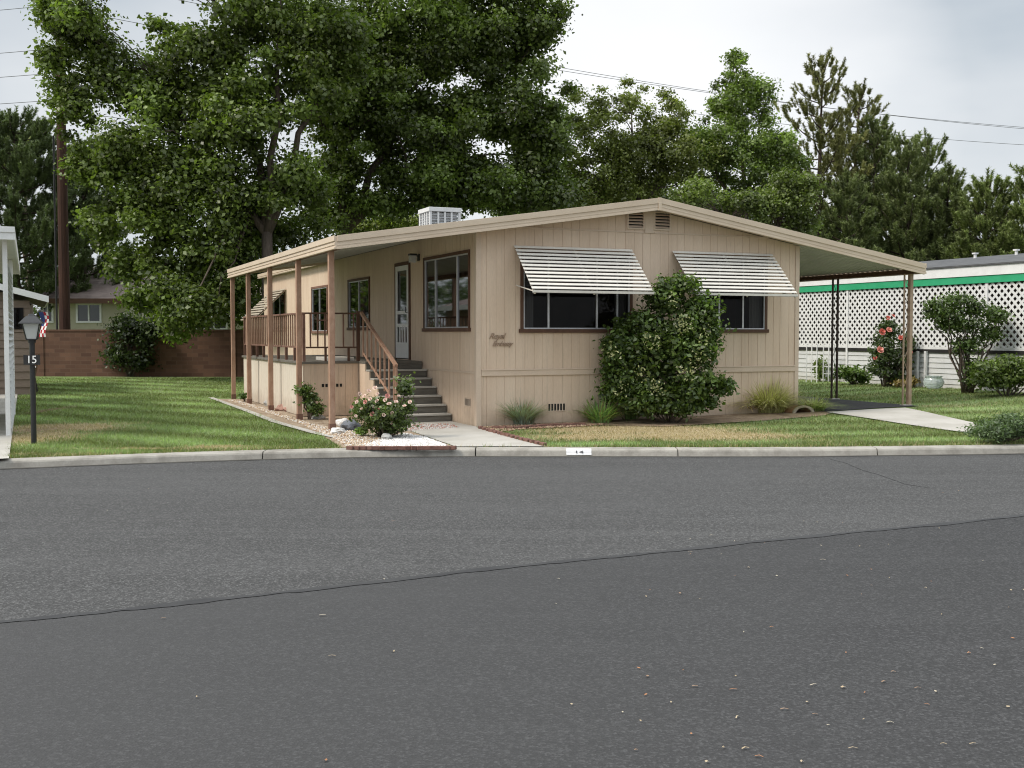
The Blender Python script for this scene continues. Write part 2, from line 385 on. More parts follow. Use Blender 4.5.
# darker repaved part in front, and its seam
seam_px = [(-500,664),(-200,643),(0,623.5),(100,613),(200,602),(300,592),(400,580),(470,571),(540,565),(620,557),(700,548),(800,538),(900,529),(1024,516),(1200,503),(1500,486)]
sp_ = [G(x, y, ROADZ) for x, y in seam_px]
sx = np.linspace(sp_[0].x, sp_[-1].x, 420); sy = np.interp(sx, [p.x for p in sp_], [p.y for p in sp_])
sy = sy + np.array([.035*noise.noise(Vector((x*1.1,0,0))) + .012*noise.noise(Vector((x*7,0,5))) for x in sx])
g = MB(); t_ = MB()
for i in range(len(sx)-1):
    a, b_ = sx[i], sx[i+1]; ya, yb = sy[i], sy[i+1]; Z = ROADZ+.004; Z2 = ROADZ+.008
    g.quad((a,-29,Z),(b_,-29,Z),(b_,yb,Z),(a,ya,Z))
    wa = .045+.045*noise.noise(Vector((a*2.2,0,2)))+.02*noise.noise(Vector((a*9,0,2))); wb = .045+.045*noise.noise(Vector((b_*2.2,0,2)))+.02*noise.noise(Vector((b_*9,0,2)))
    t_.quad((a,ya-wa,Z2),(b_,yb-wb,Z2),(b_,yb+wb,Z2),(a,ya+wa,Z2))
g.build('dark_road_patch', M['asphalt_new'], kind='structure'); t_.build('road_seam', M['tar'], kind='structure')
# a thin crack
g = MB(); pts = [G(x,y,ROADZ+.004) for x,y in [(830,459),(846,463),(862,470),(880,475),(905,484),(930,488)]]
for i in range(len(pts)-1): g.bar(pts[i], pts[i+1], .006, .002)
g.build('road_crack', M['tar'], kind='structure')
# curb: face, rounded nose, top, in slabs with open joints
joints = [G(x, 458, ROADZ).x for x in (36, 265, 475, 680, 885)]
sp0 = joints[0]; joints += [sp0-3.05*i for i in range(1,12)] + [joints[4]+2.95*i for i in range(1,14)]; joints.sort()
g = MB(); prof = [(0,ROADZ-.05),(0.0,ROADZ),(.020,-.032),(.035,-.012),(.06,-.002),(CW,.004),(CW,-.12)]
for j in range(len(joints)-1):
    a, b_ = joints[j]+.008, joints[j+1]-.008; n = 14; xx = np.linspace(a, b_, n); base = len(g.v)
    for x in xx:
        y = curbY(x); zz = terrain(x, y+CW)
        for (py_, pz) in prof: g.v.append((x, y+py_, pz + (zz if pz > -.04 else 0)))
    m_ = len(prof)
    for i in range(n-1):
        for q in range(m_-1):
            v0 = base+i*m_+q; g.f.append((v0, v0+m_, v0+m_+1, v0+1)); g.m.append(0)
    g.f.append(tuple(base+q for q in range(m_))); g.f.append(tuple(base+(n-1)*m_+q for q in reversed(range(m_)))); g.m += [0,0]
g.build('curb', M['curb'], kind='structure')

g = MB()
for i in range(len(rx)-1):
    a, b_ = rx[i], rx[i+1]
    wa = .10+.07*noise.noise(Vector((a*.9,0,0))); wb = .10+.07*noise.noise(Vector((b_*.9,0,0)))
    g.quad((a,curbY(a)-wa,ROADZ+.004),(b_,curbY(b_)-wb,ROADZ+.004),(b_,curbY(b_)-.001,ROADZ+.004),(a,curbY(a)-.001,ROADZ+.004))
g.build('gutter', M['gutter'], kind='structure')
def sheet(name, px, mat, z=.012, ground=True, kind='structure', sub=1):
    pts = [G(x, y, 0) for x, y in px]
    pts = [Vector((p.x, p.y, terrain(p.x, p.y)+z)) for p in pts]
    g = MB(); g.poly(pts); return g.build(name, mat, kind=kind)
def sheet_w(name, pts, mat, z=.012):
    g = MB(); g.poly([(p[0], p[1], terrain(p[0], p[1])+z) for p in pts]); return g.build(name, mat, kind='structure')
# walk from the steps to the curb
def cb(px, off=CW-.005):                    # point on the back of the curb below a place of the photo
    x = G(px, 456, ROADZ).x; return (x, curbY(x)+off)
w = [cb(455), cb(475), cb(500), cb(545), tuple(G(520,441)[:2]), tuple(G(500,435)[:2]), tuple(G(478,428.5)[:2]), tuple(H(-.03,.0)[:2]), tuple(H(-.03,1.25)[:2]), tuple(H(-1.2,1.2)[:2])]
sheet_w('walkway', w, M['concrete'], .014)
# rose bed (bark and gravel) with concrete mow strip
bed = [cb(342), cb(400), cb(454), tuple(H(-1.2,1.2)[:2]), tuple(H(-1.2,3.3)[:2]), tuple(H(-2.2,3.3)[:2]), tuple(H(-2.2,9.6)[:2]), tuple(H(-2.95,9.9)[:2]), tuple(H(-2.85,5)[:2]), tuple(H(-2.9,2)[:2]), tuple(H(-2.75,.2)[:2])]
sheet_w('bark_bed', bed, M['soil'], .010)
ms = [tuple(H(-2.85,10.4)[:2]), tuple(H(-2.98,10.4)[:2]), tuple(H(-3.0,5)[:2]), tuple(H(-3.05,2.3)[:2]), tuple(H(-2.92,-.2)[:2]), tuple(H(-2.8,-1.1)[:2]), tuple(H(-2.7,-1.1)[:2]), tuple(H(-2.78,-.1)[:2]), tuple(H(-2.9,2.3)[:2]), tuple(H(-2.86,5)[:2])]
sheet_w('mow_strip', ms, M['concrete'], .022)
# planting bed along the front of the house
fb = [tuple(H(.03,-.02)[:2]), tuple(H(.1,-.7)[:2]), tuple(H(.9,-.75)[:2]), tuple(H(1.9,-.55)[:2]), tuple(H(3.0,-1.25)[:2]), tuple(H(5.1,-1.1)[:2]), tuple(H(6.6,-.95)[:2]), tuple(H(7.2,-.45)[:2]), tuple(H(6.9,-.02)[:2])]
sheet_w('front_bed', fb, M['soil_dark'], .012)
# driveway: old asphalt under the carport, concrete apron
dr = [H(6.85,-.5), H(8.0,-1.15), H(9.35,-.55), H(9.3,2), H(9.3,9), H(6.75,9), H(6.75,0)]
def fine_sheet(name, quad, mat, z, n=14):
    a, b_, c, d = [Vector((p[0], p[1])) for p in quad]; g = MB(); P = {}
    for i in range(n+1):
        for j in range(n+1):
            p = (a.lerp(b_, i/n)).lerp(d.lerp(c, i/n), j/n); P[i,j] = len(g.v); g.v.append((p.x, p.y, terrain(p.x, p.y)+z))
    for i in range(n):
        for j in range(n): g.f.append((P[i,j], P[i+1,j], P[i+1,j+1], P[i,j+1])); g.m.append(0)
    return g.build(name, mat, kind='structure')
fine_sheet('driveway', [H(6.75,-.45), H(9.45,-.3), H(9.45,9), H(6.75,9)], M['asphalt_new'], .014)
ap = [G(826,412,.1), G(960,429,.06), G(1040,432,.05), G(905,408.5,.12)]
fine_sheet('driveway_apron', ap, M['concrete'], .022)
fine_sheet('far_path', [H(6.75,9.0), H(12.4,9.0), H(12.4,9.7), H(6.75,9.7)], M['concrete'], .03)
# driveway of the house on the left
fine_sheet('left_driveway', [G(9,460.5), H(-7.28,13.8), H(-13.5,13.8), G(-230,475)], M['concrete'], .03)

# ------------------------------------------------------------------ siding builder
def siding(mb, along, openings, a0, a1, z0, ztop, gap, groove=.008, depth=.006, flip=False, base=0.0):
    """vertical grooved boards; along(a, off, z) -> local point; openings (a0,a1,z0,z1)"""
    br = [a0]; a = a0; k = 0
    cells = []
    while a < a1-1e-6:
        wdt = gap[k % len(gap)]; b = min(a+wdt, a1)
        cells.append((a, min(b, a1), 0.0)); a = b; k += 1
        if a < a1-.03: cells.append((a, a+groove, -depth)); a += groove
    cuts = sorted({o[0] for o in openings} | {o[1] for o in openings})
    out = []
    for (p, q, d) in cells:
        xs_ = [p]+[c for c in cuts if p+1e-4 < c < q-1e-4]+[q]
        for i in range(len(xs_)-1): out.append((xs_[i], xs_[i+1], d))
    for (p, q, d) in out:
        mid = (p+q)/2; iv = [(z0, None)]
        ops = sorted([o for o in openings if o[0] < mid < o[1]], key=lambda o: o[2])
        segs = []; lo = z0
        for o in ops: segs.append((lo, o[2])); lo = o[3]
        segs.append((lo, None))
        for lo_, hi_ in segs:
            zl0 = zl1 = lo_; zh0 = ztop(p) if hi_ is None else hi_; zh1 = ztop(q) if hi_ is None else hi_
            if max(zh0, zh1) - lo_ < .003: continue
            mb.quad(along(p,d,zl0), along(q,d,zl1), along(q,d,zh1), along(p,d,zh0))
            if d < 0:
                mb.quad(along(p,0,zl0), along(p,d,zl0), along(p,d,zh0), along(p,0,zh0))
                mb.quad(along(q,d,zl1), along(q,0,zl1), along(q,0,zh1), along(q,d,zh1))
front_al = lambda a, d, z: (a, -d, z)       # front wall faces -y; d<0 is inwards (+y)
side_al = lambda a, d, z: (-d, a, z)        # left wall faces -x
W, LEN = 6.66, 18.7
RID = 3.36; RZ = 3.99; SL, SR = .148, .166
def roof_z(u): return RZ - (SL*(RID-u) if u < RID else SR*(u-RID))

home = house_frame('mobile_home', 'single storey tan mobile home with stepped porch, striped window awnings and carport', 'mobile home')
# front wall openings and side wall openings
FW = [(.86,2.95,1.67,2.98),(4.35,5.88,1.67,2.98)]
GV = [(2.92,3.22,3.49,3.77),(3.47,3.77,3.49,3.77)]
SW = [(.36,2.70,1.69,2.98),(3.60,4.56,1.07,3.0),(6.52,8.25,1.73,2.80),(10.35,12.0,1.65,2.77),(15.5,17.2,1.70,2.77)]
wb = MB()
siding(wb, front_al, FW+GV, .0, W, .0, lambda a: roof_z(a)-.16, [.17,.17,.145,.20])
siding(wb, side_al, SW, .0, LEN, .0, lambda a: roof_z(0)-.093, [.19,.17,.20])
# right and rear walls (plain grooved too)
siding(wb, lambda a,d,z: (W+d, a, z), [], .0, LEN, .0, lambda a: roof_z(W)-.16, [.2])
siding(wb, lambda a,d,z: (a, LEN+d, z), [], .0, W, .0, lambda a: roof_z(a)-.16, [.2])
wb.build('wall', M['siding'], home)
# inner room shell so the windows look into rooms
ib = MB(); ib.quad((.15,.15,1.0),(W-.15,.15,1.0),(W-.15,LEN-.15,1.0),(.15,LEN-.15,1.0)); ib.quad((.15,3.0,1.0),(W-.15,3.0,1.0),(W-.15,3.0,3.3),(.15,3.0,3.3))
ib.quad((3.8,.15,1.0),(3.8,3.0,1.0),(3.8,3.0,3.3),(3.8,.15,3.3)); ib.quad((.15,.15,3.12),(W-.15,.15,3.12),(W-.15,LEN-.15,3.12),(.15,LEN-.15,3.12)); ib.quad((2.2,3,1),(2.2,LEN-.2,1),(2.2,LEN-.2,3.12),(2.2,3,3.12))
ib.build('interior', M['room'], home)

# trims
t = MB(); t.box(-.018,.075,-.018,.0-.002,0,roof_z(0)-.17); t.box(-.018,-.002,-.002,.075,0,roof_z(0)-.17)
t.build('corner_trim', M['trim_tan'], home, .004)
t = MB(); t.box(W-.075,W+.018,-.018,-.002,0,roof_z(W)-.17); t.box(W+.002,W+.018,-.002,.075,0,roof_z(W)-.17)
t.build('corner_trim', M['trim_tan'], home, .004)
t = MB(); t.box(.078,W-.078,-.024,-.002,.865,.975); t.box(.078,W-.078,-.034,-.024,.957,.978); t.build('belt_board', M['trim_tan'], home, .004)
t = MB(); t.box(-.012,-.002,.08,LEN-.02,.90,.935); t.build('belt_board', M['trim_tan'], home, .002)
t = MB(); t.box(.6,3.24,-.014,-.002,3.40,3.425); t.box(3.45,W-.72,-.014,-.002,3.40,3.425); t.build('gable_batten', M['trim_tan'], home, .003)
t = MB(); t.box(3.255,3.435,-.02,-.002,3.40,3.80); t.build('gable_post', M['trim_tan'], home, .004)

def louvre(a0, a1, z0, z1, n, name='gable_vent'):
    f = MB(); w_ = .03
    f.box(a0-w_,a1+w_,-.02,-.003,z0-w_,z0); f.box(a0-w_,a1+w_,-.02,-.003,z1,z1+w_); f.box(a0-w_,a0,-.02,-.003,z0,z1); f.box(a1,a1+w_,-.02,-.003,z0,z1)
    fo = f.build(name, M['trim_tan'], home, .002)
    s_ = MB()
    for i in range(n):
        z = z0+(i+.5)*(z1-z0)/n
        s_.hexa([(a0,-.03,z-.022),(a1,-.03,z-.022),(a1,.02,z+.012),(a0,.02,z+.012),(a0,-.03,z-.014),(a1,-.03,z-.014),(a1,.02,z+.02),(a0,.02,z+.02)])
    s_.build('slat', M['trim_tan'], fo)
    d_ = MB(); d_.quad((a0,.035,z0),(a1,.035,z0),(a1,.035,z1),(a0,.035,z1)); d_.build('backing', M['dark'], fo)
for o_ in GV: louvre(*o_, 5)

def skirt_vent(fn, n, name='skirt_vent'):   # fn(a,out,z)
    f = MB()
    def bx(a0,a1,o0,o1,z0,z1): f.hexa([fn(a0,o0,z0),fn(a1,o0,z0),fn(a1,o1,z0),fn(a0,o1,z0),fn(a0,o0,z1),fn(a1,o0,z1),fn(a1,o1,z1),fn(a0,o1,z1)])
    bx(-.19,.19,.001,.010,.06,.075); bx(-.19,.19,.001,.010,-.075,-.06); 
    for i in range(n+1):
        a = -.19+.38*i/n; bx(a-.009,a+.009,.002,.011,-.06,.06)
    o = f.build(name, M['trim_tan'], home)
    d_ = MB(); q = [fn(-.18,.0015,-.065),fn(.18,.0015,-.065),fn(.18,.0015,.065),fn(-.18,.0015,.065)]; d_.quad(*q); d_.build('screen', M['dark'], o)
skirt_vent(lambda a,o,z: (1.50+a*.9, -o, .30+z), 6)
skirt_vent(lambda a,o,z: (-o, .42+a*.75, .40+z), 5)

# windows
def window(fn, a0, a1, z0, z1, mull, curtains=True, sill=True, parent=home, frame_w=.055, mat='brown'):
    """fn(a, out, z)"""
    def bx(mb, p0,p1,o0,o1,q0,q1): mb.hexa([fn(p0,o0,q0),fn(p1,o0,q0),fn(p1,o1,q0),fn(p0,o1,q0),fn(p0,o0,q1),fn(p1,o0,q1),fn(p1,o1,q1),fn(p0,o1,q1)])
    fo = MB(); w_ = frame_w
    bx(fo,a0-w_,a1+w_,-.002,.026,z1,z1+w_); bx(fo,a0-w_,a0,-.002,.026,z0,z1); bx(fo,a1,a1+w_,-.002,.026,z0,z1)
    o = fo.build('window', M[mat], parent, .003)
    s_ = MB(); bx(s_, a0-w_-.03,a1+w_+.03,-.002,.045,z0-.065,z0); s_.build('sill', M[mat], o, .004)
    al = MB(); t_ = .022
    bx(al,a0,a1,-.03,.012,z0,z0+t_); bx(al,a0,a1,-.03,.012,z1-t_,z1); bx(al,a0,a0+t_,-.03,.012,z0+t_,z1-t_); bx(al,a1-t_,a1,-.03,.012,z0+t_,z1-t_)
    for m_ in mull: bx(al, m_-.016, m_+.016, -.025,.010, z0+t_, z1-t_)
    al.build('sash', M['alu'], o)
    p_ = MB(); p_.quad(fn(a0+t_,-.012,z0+t_),fn(a1-t_,-.012,z0+t_),fn(a1-t_,-.012,z1-t_),fn(a0+t_,-.012,z1-t_)); p_.build('pane', M['glass'], o)
    if curtains:
        for (p, q) in curtains:
            c_ = MB()
            n = max(6, int((q-p)/.03)); pr = None
            for i in range(n+1):
                a = p+(q-p)*i/n; off = -.10-.018*math.sin(i*1.9)
                if pr: c_.quad(fn(pr[0],pr[1],z0-.02), fn(a,off,z0-.02), fn(a,off,z1+.02), fn(pr[0],pr[1],z1+.02))
                pr = (a, off)
            c_.build('curtain', M['curtain'], o)
    return o
ff = lambda a,o,z: (a,-o,z)
sf = lambda a,o,z: (-o,a,z)
window(ff, .86,2.95,1.67,2.98,[1.34,2.29,2.70], [(.86,1.10),(2.7,2.95)])
window(ff, 4.35,5.88,1.67,2.98,[4.86,5.39], [(4.35,4.6),(5.6,5.88)])
window(sf, .36,2.70,1.69,2.98,[.95,2.1], [(.36,.80),(2.3,2.70)])
window(sf, 6.52,8.25,1.73,2.80,[7.4], [(7.5,8.25)])
window(sf, 10.35,12.0,1.65,2.77,[11.2], [(11.3,12.0)], mat='railbrown')
window(sf, 15.5,17.2,1.70,2.77,[16.3], [(16.4,17.2)])

# storm door
def sbox(mb, v0,v1,o0,o1,z0,z1): mb.hexa([(-o0,v0,z0),(-o0,v1,z0),(-o1,v1,z0),(-o1,v0,z0),(-o0,v0,z1),(-o0,v1,z1),(-o1,v1,z1),(-o1,v0,z1)])
v0, v1, z0, z1 = 3.66, 4.50, 1.09, 2.96
d = MB(); sbox(d,v0,v0+.10,.0,.03,z0,z1); sbox(d,v1-.10,v1,.0,.03,z0,z1); sbox(d,v0+.10,v1-.10,.0,.03,z1-.10,z1); sbox(d,v0+.10,v1-.10,.0,.03,z0,z0+.32)
sbox(d,v0+.10,v1-.10,.0,.03,1.98,2.05); sbox(d,v0+.10,v1-.10,.0,.03,1.72,1.79)
for i in range(1,4): a = v0+.10+(v1-v0-.2)*i/4; sbox(d,a-.022,a+.022,.002,.028,z0+.32,1.72)
door = d.build('door', M['white'], home, .004)
d = MB(); d.quad((.01,v0+.1,z0+.3),(.01,v1-.1,z0+.3),(.01,v1-.1,z1-.1),(.01,v0+.1,z1-.1)); d.build('pane', M['glass'], door)
d = MB(); d.quad((.06,v0+.05,z0),(.06,v1-.05,z0),(.06,v1-.05,z1),(.06,v0+.05,z1)); d.build('inner_door', M['dark'], door)
d = MB(); d.tube([(-.03,v0+.05,2.01),(-.07,v0+.05,2.01),(-.07,v0+.05,2.12)], .010, 6); d.build('handle', M['black'], door)
d = MB(); sbox(d,3.585,3.655,-.002,.028,1.065,3.03); sbox(d,4.505,4.575,-.002,.028,1.065,3.03); sbox(d,3.655,4.505,-.002,.028,2.965,3.03); d.build('door_frame', M['brown'], home, .003)
# wall lantern
l = MB(); sbox(l,3.0,3.12,.0,.02,3.0,3.13); l.bar((-.02,3.06,3.09),(-.12,3.06,3.10),.02,.02); l.box(-.20,-.06,2.99,3.13,3.10,3.135)
lo = l.build('wall_light', M['black'], home, .004)
l = MB(); l.box(-.19,-.07,3.0,3.12,2.965,3.098); l.build('lamp_glass', M['lantern'], lo)

# script lettering on the wall
def text_mesh(name, body, size, mat, parent=None, mtx=None, shear=0, ext=.004, spacing=1.0, **k):
    c = bpy.data.curves.new(name, 'FONT'); c.body = body; c.size = size; c.extrude = ext; c.shear = shear; c.align_x = 'CENTER'; c.align_y = 'CENTER'; c.space_character = spacing
    tmp = bpy.data.objects.new('tmp', c); me = bpy.data.meshes.new_from_object(tmp); bpy.data.objects.remove(tmp); bpy.data.curves.remove(c)
    me.name = name
    if mtx is not None: me.transform(mtx)
    me.materials.clear(); me.materials.append(mat)
    o = bpy.data.objects.new(name, me); COL.objects.link(o); o.parent = parent; return prop(o, **k)
rotx = Matrix.Rotation(math.pi/2, 4, 'X')
text_mesh('lettering', 'Royal', .14, M['script'], home, Matrix.Translation((.36,-.014,1.545)) @ rotx, .45, .006, .9)
text_mesh('lettering', 'Embassy', .12, M['script'], home, Matrix.Translation((.46,-.014,1.415)) @ rotx, .45, .006, .9)

# awnings
def awning(fn, a0, a1, zt, zb, out, n, white='awnwhite', parent=home, ends=True):
    root = MB(); s_ = MB()
    for i in range(n):
        t0 = i/n; t1 = (i+.50)/n
        o0, o1 = .03+(out-.03)*t0, .03+(out-.03)*t1; q0, q1 = zt+(zb-zt)*t0, zt+(zb-zt)*t1
        s_.hexa([fn(a0,o0,q0),fn(a1,o0,q0),fn(a1,o1,q1),fn(a0,o1,q1),fn(a0,o0,q0+.008),fn(a1,o0,q0+.008),fn(a1,o1,q1+.008),fn(a0,o1,q1+.008)])
    sl = s_.build('awning', M[white], parent)
    b_ = MB()                                # brown under-slats that show in the gaps
    for i in range(n):
        t0 = (i+.42)/n; t1 = (i+1.1)/n; dz = -.028
        o0, o1 = .03+(out-.03)*t0, .03+(out-.03)*t1; q0, q1 = zt+(zb-zt)*t0+dz, zt+(zb-zt)*t1+dz
        b_.hexa([fn(a0+.01,o0,q0),fn(a1-.01,o0,q0),fn(a1-.01,o1,q1),fn(a0+.01,o1,q1),fn(a0+.01,o0,q0+.006),fn(a1-.01,o0,q0+.006),fn(a1-.01,o1,q1+.006),fn(a0+.01,o1,q1+.006)])
    b_.build('under_slat', M['awnbrown'], sl)
    e = MB()                                 # front valance and side rails
    e.hexa([fn(a0,out-.01,zb-.03),fn(a1,out-.01,zb-.03),fn(a1,out+.008,zb-.03),fn(a0,out+.008,zb-.03),fn(a0,out-.01,zb+.012),fn(a1,out-.01,zb+.012),fn(a1,out+.008,zb+.012),fn(a0,out+.008,zb+.012)])
    for a in (a0+.05, (a0+a1)/2, a1-.05): e.bar(fn(a,.03,zt-.045), fn(a,out-.02,zb-.045), .03, .02)
    e.build('awning_rail', M['awnbeige'] if white != 'awnwhite' else M['awnwhite'], sl)
    for a in (a0+.06, a1-.06): br_ = MB(); br_.bar(fn(a,.0,zb+.12), fn(a,out-.05,zb-.01), .016, .016); br_.build('bracket', M['awnwhite'], sl)
awning(ff, .67, 2.98, 3.09, 2.30, .82, 12)
awning(ff, 3.82, 6.03, 3.09, 2.30, .82, 12)
awning(sf, 15.25, 17.5, 2.90, 2.02, .95, 11, 'awnbeige')

# ---------------- roof
def slab(mb, u0,u1,v0,v1,t0,t1,mi=0):        # sloped slab between heights roof_z-t0 (bottom) and roof_z-t1
    a, b_ = roof_z(u0), roof_z(u1)
    mb.hexa([(u0,v0,a-t0),(u1,v0,b_-t0),(u1,v1,b_-t0),(u0,v1,a-t0),(u0,v0,a-t1),(u1,v0,b_-t1),(u1,v1,b_-t1),(u0,v1,a-t1)], mi)
VF = -.32; VB = 10.0; UL = -2.50; UR = 9.48
r = MB(); slab(r,-.12,RID,VF+.03,LEN+.15,.09,.012); slab(r,RID,W+.12,VF+.03,LEN+.15,.09,.012)
roof = r.build('roof', M['roofing'], home)
r = MB()                                      # porch roof: ribbed metal pans
def pans(u0,u1,v0,v1):
    v = v0; slab(r,u0,u1,v0,v1,.075,.06)
    while v < v1-.02: slab(r,u0,u1,v,v+.022,.06,.014); slab(r,u0,u1,v,v+.022,.10,.0755); v += .152
pans(UL+.03,-.125,VF+.03,VB)
porch_roof = r.build('porch_roof', M['soffit'], home)
r = MB(); pans(W+.125,UR-.03,VF+.03,VB); carport_roof = r.build('carport_roof', M['soffit'], home)
# soffit in front of gable
r = MB(); slab(r,-.12,RID,VF+.03,-.03,.155,.14); slab(r,RID,W+.12,VF+.03,-.03,.155,.14); r.build('soffit', M['trim_tan'], home)
def fascia_front(u0,u1,name):
    f = MB(); a, b_ = roof_z(u0), roof_z(u1)
    for (o0,o1,t0,t1) in ((.0,.03,.205,.0),(.03,.045,.085,-.012),(.03,.038,.205,.175),(.03,.034,.15,.13)):
        f.hexa([(u0,VF-o1,a-t0),(u1,VF-o1,b_-t0),(u1,VF-o0,b_-t0),(u0,VF-o0,a-t0),(u0,VF-o1,a-t1),(u1,VF-o1,b_-t1),(u1,VF-o0,b_-t1),(u0,VF-o0,a-t1)])
    return f.build(name, M['fascia'], home, .003)
fascia_front(UL,RID-.002,'fascia'); fascia_front(RID+.002,UR,'fascia')
f = MB(); f.box(RID-.03,RID+.03,VF-.052,VF-.001,RZ-.215,RZ+.012); f.build('ridge_cap', M['fascia'], home, .004)
def fascia_side(u, sgn, z, v0, v1, h=.20):
    f = MB()
    def bx(o0,o1,q0,q1):
        a, b_ = sorted((u+sgn*o0, u+sgn*o1)); f.box(a,b_,v0,v1,z+q0,z+q1)
    bx(0,.03,-h,0); bx(.03,.05,-.075,.012); bx(.03,.042,-.135,-.10); bx(.03,.05,-h,-h+.03)
    return f.build('fascia', M['fascia'], home, .003)
fascia_side(UL,-1,roof_z(UL),VF-.03,VB); fascia_side(UR,1,roof_z(UR),VF-.03,VB,.19)
fascia_side(-.125,-1,roof_z(-.125),VB+.01,LEN+.15,.12)
f = MB(); slab(f,UL,-.125,VB+.002,VB+.03,.15,.0); f.build('rear_fascia', M['fascia'], home)
f = MB(); slab(f,W+.125,UR,VB+.002,VB+.03,.15,0); f.build('rear_fascia', M['fascia'], home)
# beams
f = MB(); f.box(-2.49,-2.40,VF+.05,VB-.02,roof_z(-2.45)-.20,roof_z(-2.45)-.105); f.build('porch_beam', M['brown'], home)
f = MB(); f.box(9.36,9.44,VF+.05,VB-.02,roof_z(9.4)-.195,roof_z(9.4)-.105); f.build('carport_beam', M['brown'], home)

# porch posts
for i, v in enumerate((.25,2.66,5.3,7.75,9.86)):
    p = MB(); s_ = .046; p.box(-2.45-s_,-2.45+s_,v-s_,v+s_,0,roof_z(-2.45)-.20)
    po = p.build('porch_post', M['post'], home, .006)
    c_ = MB(); c_.box(-2.45-s_-.006,-2.45-s_-.001,v-s_,v+s_,.0,.12); c_.box(-2.45-s_-.006,-2.45+s_+.006,v-s_-.006,v-s_-.001,.0,.12); c_.build('post_bracket', M['railbrown'], po)
# carport posts: two bars with a zigzag between
def truss_post(u, v, m1, m2, w1=.026, w2=.026, sp=.13):
    zt = roof_z(9.4)-.196; zb = terrain(*H(u,v)[:2])+.02
    p = MB(); p.box(u-sp/2-w1/2,u-sp/2+w1/2,v-w1/2,v+w1/2,zb,zt)
    n = 9
    for i in range(n):
        a = zb+.08+(zt-zb-.16)*i/n; b_ = zb+.08+(zt-zb-.16)*(i+1)/n
        s_ = 1 if i % 2 else -1; p.bar((u-s_*(sp/2-.01),v,a),(u+s_*(sp/2-.01),v,b_),.010,.008,(0,1,0))
    o = p.build('carport_post', m1, home)
    q = MB(); q.box(u+sp/2-w2/2,u+sp/2+w2/2,v-w2/2,v+w2/2,zb,zt); q.build('post_bar', m2, o)
    q = MB(); q.box(u-.1,u+.12,v-.06,v+.06,zb-.03,zb+.012); q.build('post_foot', M['concrete'], o)
truss_post(9.32,-.05,M['posttan'],M['posttan'],.026,.075,.16)
truss_post(9.40,2.25,M['postdark'],M['postdark'],.032,.036,.14)
truss_post(9.40,4.7,M['postdark'],M['postdark'])
truss_post(9.40,7.2,M['postdark'],M['postdark'])

# ---------------- porch deck
DZ = 1.06; DU = -2.24; DV0 = 3.30; DV1 = 9.65; SU = -1.15; ST = 2.84
k_ = MB(); siding(k_, lambda a,d,z: (DU-d, a, z), [], DV0, DV1, .02, lambda a: DZ-.045, [.20,.20,.16]); k_.quad((DU,DV1,.02),(0,DV1,.02),(0,DV1,DZ-.045),(DU,DV1,DZ-.045))
k_.build('porch_skirting', M['skirt_sunlit'], home, label='side skirting of the porch, sunlight put into its pale colour')
k_ = MB(); siding(k_, lambda a,d,z: (a, DV0-d, z), [], DU, SU, .02, lambda a: DZ-.045, [.14,.12]); k_.build('porch_skirting', M['siding'], home)
k_ = MB(); k_.box(DU-.04,-.022,DV0-.03,DV1+.03,DZ-.045,DZ); k_.box(SU,-.022,ST,DV0-.031,DZ-.045,DZ); k_.build('porch_deck', M['stepgrey'], home, .004)
skirt_vent(lambda a,o,z: (-1.68+a*1.1, DV0-o, .60+z*.5), 6)
# a folded white board lying on the deck
k_ = MB(); k_.box(-1.75,-1.22,3.36,4.3,DZ+.002,DZ+.075); k_.build('folded_mat', M['awnwhite'], None, .01, label='pale folded mat lying at the front edge of the porch deck', cat='mat').matrix_world = Matrix.Translation(P1) @ Matrix.Rotation(TH,4,'Z')
# stairs
st = MB(); NS = 6; RI = DZ/7; TD = .27; vb = ST-NS*TD
for i in range(NS):
    st.box(SU+.03,-.02,vb+i*TD,ST-.002 if i == NS-1 else vb+(i+1)*TD-.001, 0 if i == 0 else 0.001*i, (i+1)*RI-.032)
st.box(SU+.03,-.02,ST+.004,ST+.03,NS*RI-.03,DZ-.047)
stairs = st.build('stairs', M['stepgrey'], home)
for i in range(NS):
    t_ = MB(); t_.box(SU,-.02,vb+i*TD-.03,vb+(i+1)*TD-.032,(i+1)*RI-.03,(i+1)*RI); t_.build('tread', M['nosing'], stairs, .004)
k_ = MB()                                     # stepped closed stringer on the open side
for i in range(NS): k_.box(SU+.002,SU+.026,vb+i*TD+.01,vb+(i+1)*TD+.009,0,(i+1)*RI-.034)
k_.box(SU+.002,SU+.026,ST+.012,DV0-.04,0,DZ-.048)
k_.build('stringer', M['siding'], stairs)

# ---------------- railings
RT = DZ+.93; RB = DZ+.25
def post_box(u, v, z0, z1, s_=.022): p = MB(); p.box(u-s_,u+s_,v-s_,v+s_,z0,z1); return p
ru = DU+.03
rr = MB(); rr.box(ru-.035,ru+.035,DV0,DV1,RT-.035,RT); rr.box(ru-.018,ru+.018,DV0,DV1,RB,RB+.035); side_rail = rr.build('railing', M['railbrown'], home, .004)
v = DV0+.18; first = None
while v < DV1-.05:
    if first is None:
        p = MB(); p.box(-.013,.013,-.016,.016,RB+.036,RT-.036); first = p.build('baluster', M['post'], side_rail, loc=(ru,v,0))
    else:
        c_ = first.copy(); COL.objects.link(c_); c_.parent = side_rail; c_.location = (ru,v,0)
    v += .20
for v in np.linspace(DV0+.02, DV1-.03, 9): post_box(ru, v, DZ+.001, RT-.036 if v < DV0+.1 or v > DV1-.1 else RB-.001, .026).build('railing_post', M['railbrown'], side_rail)
rv = DV0+.03
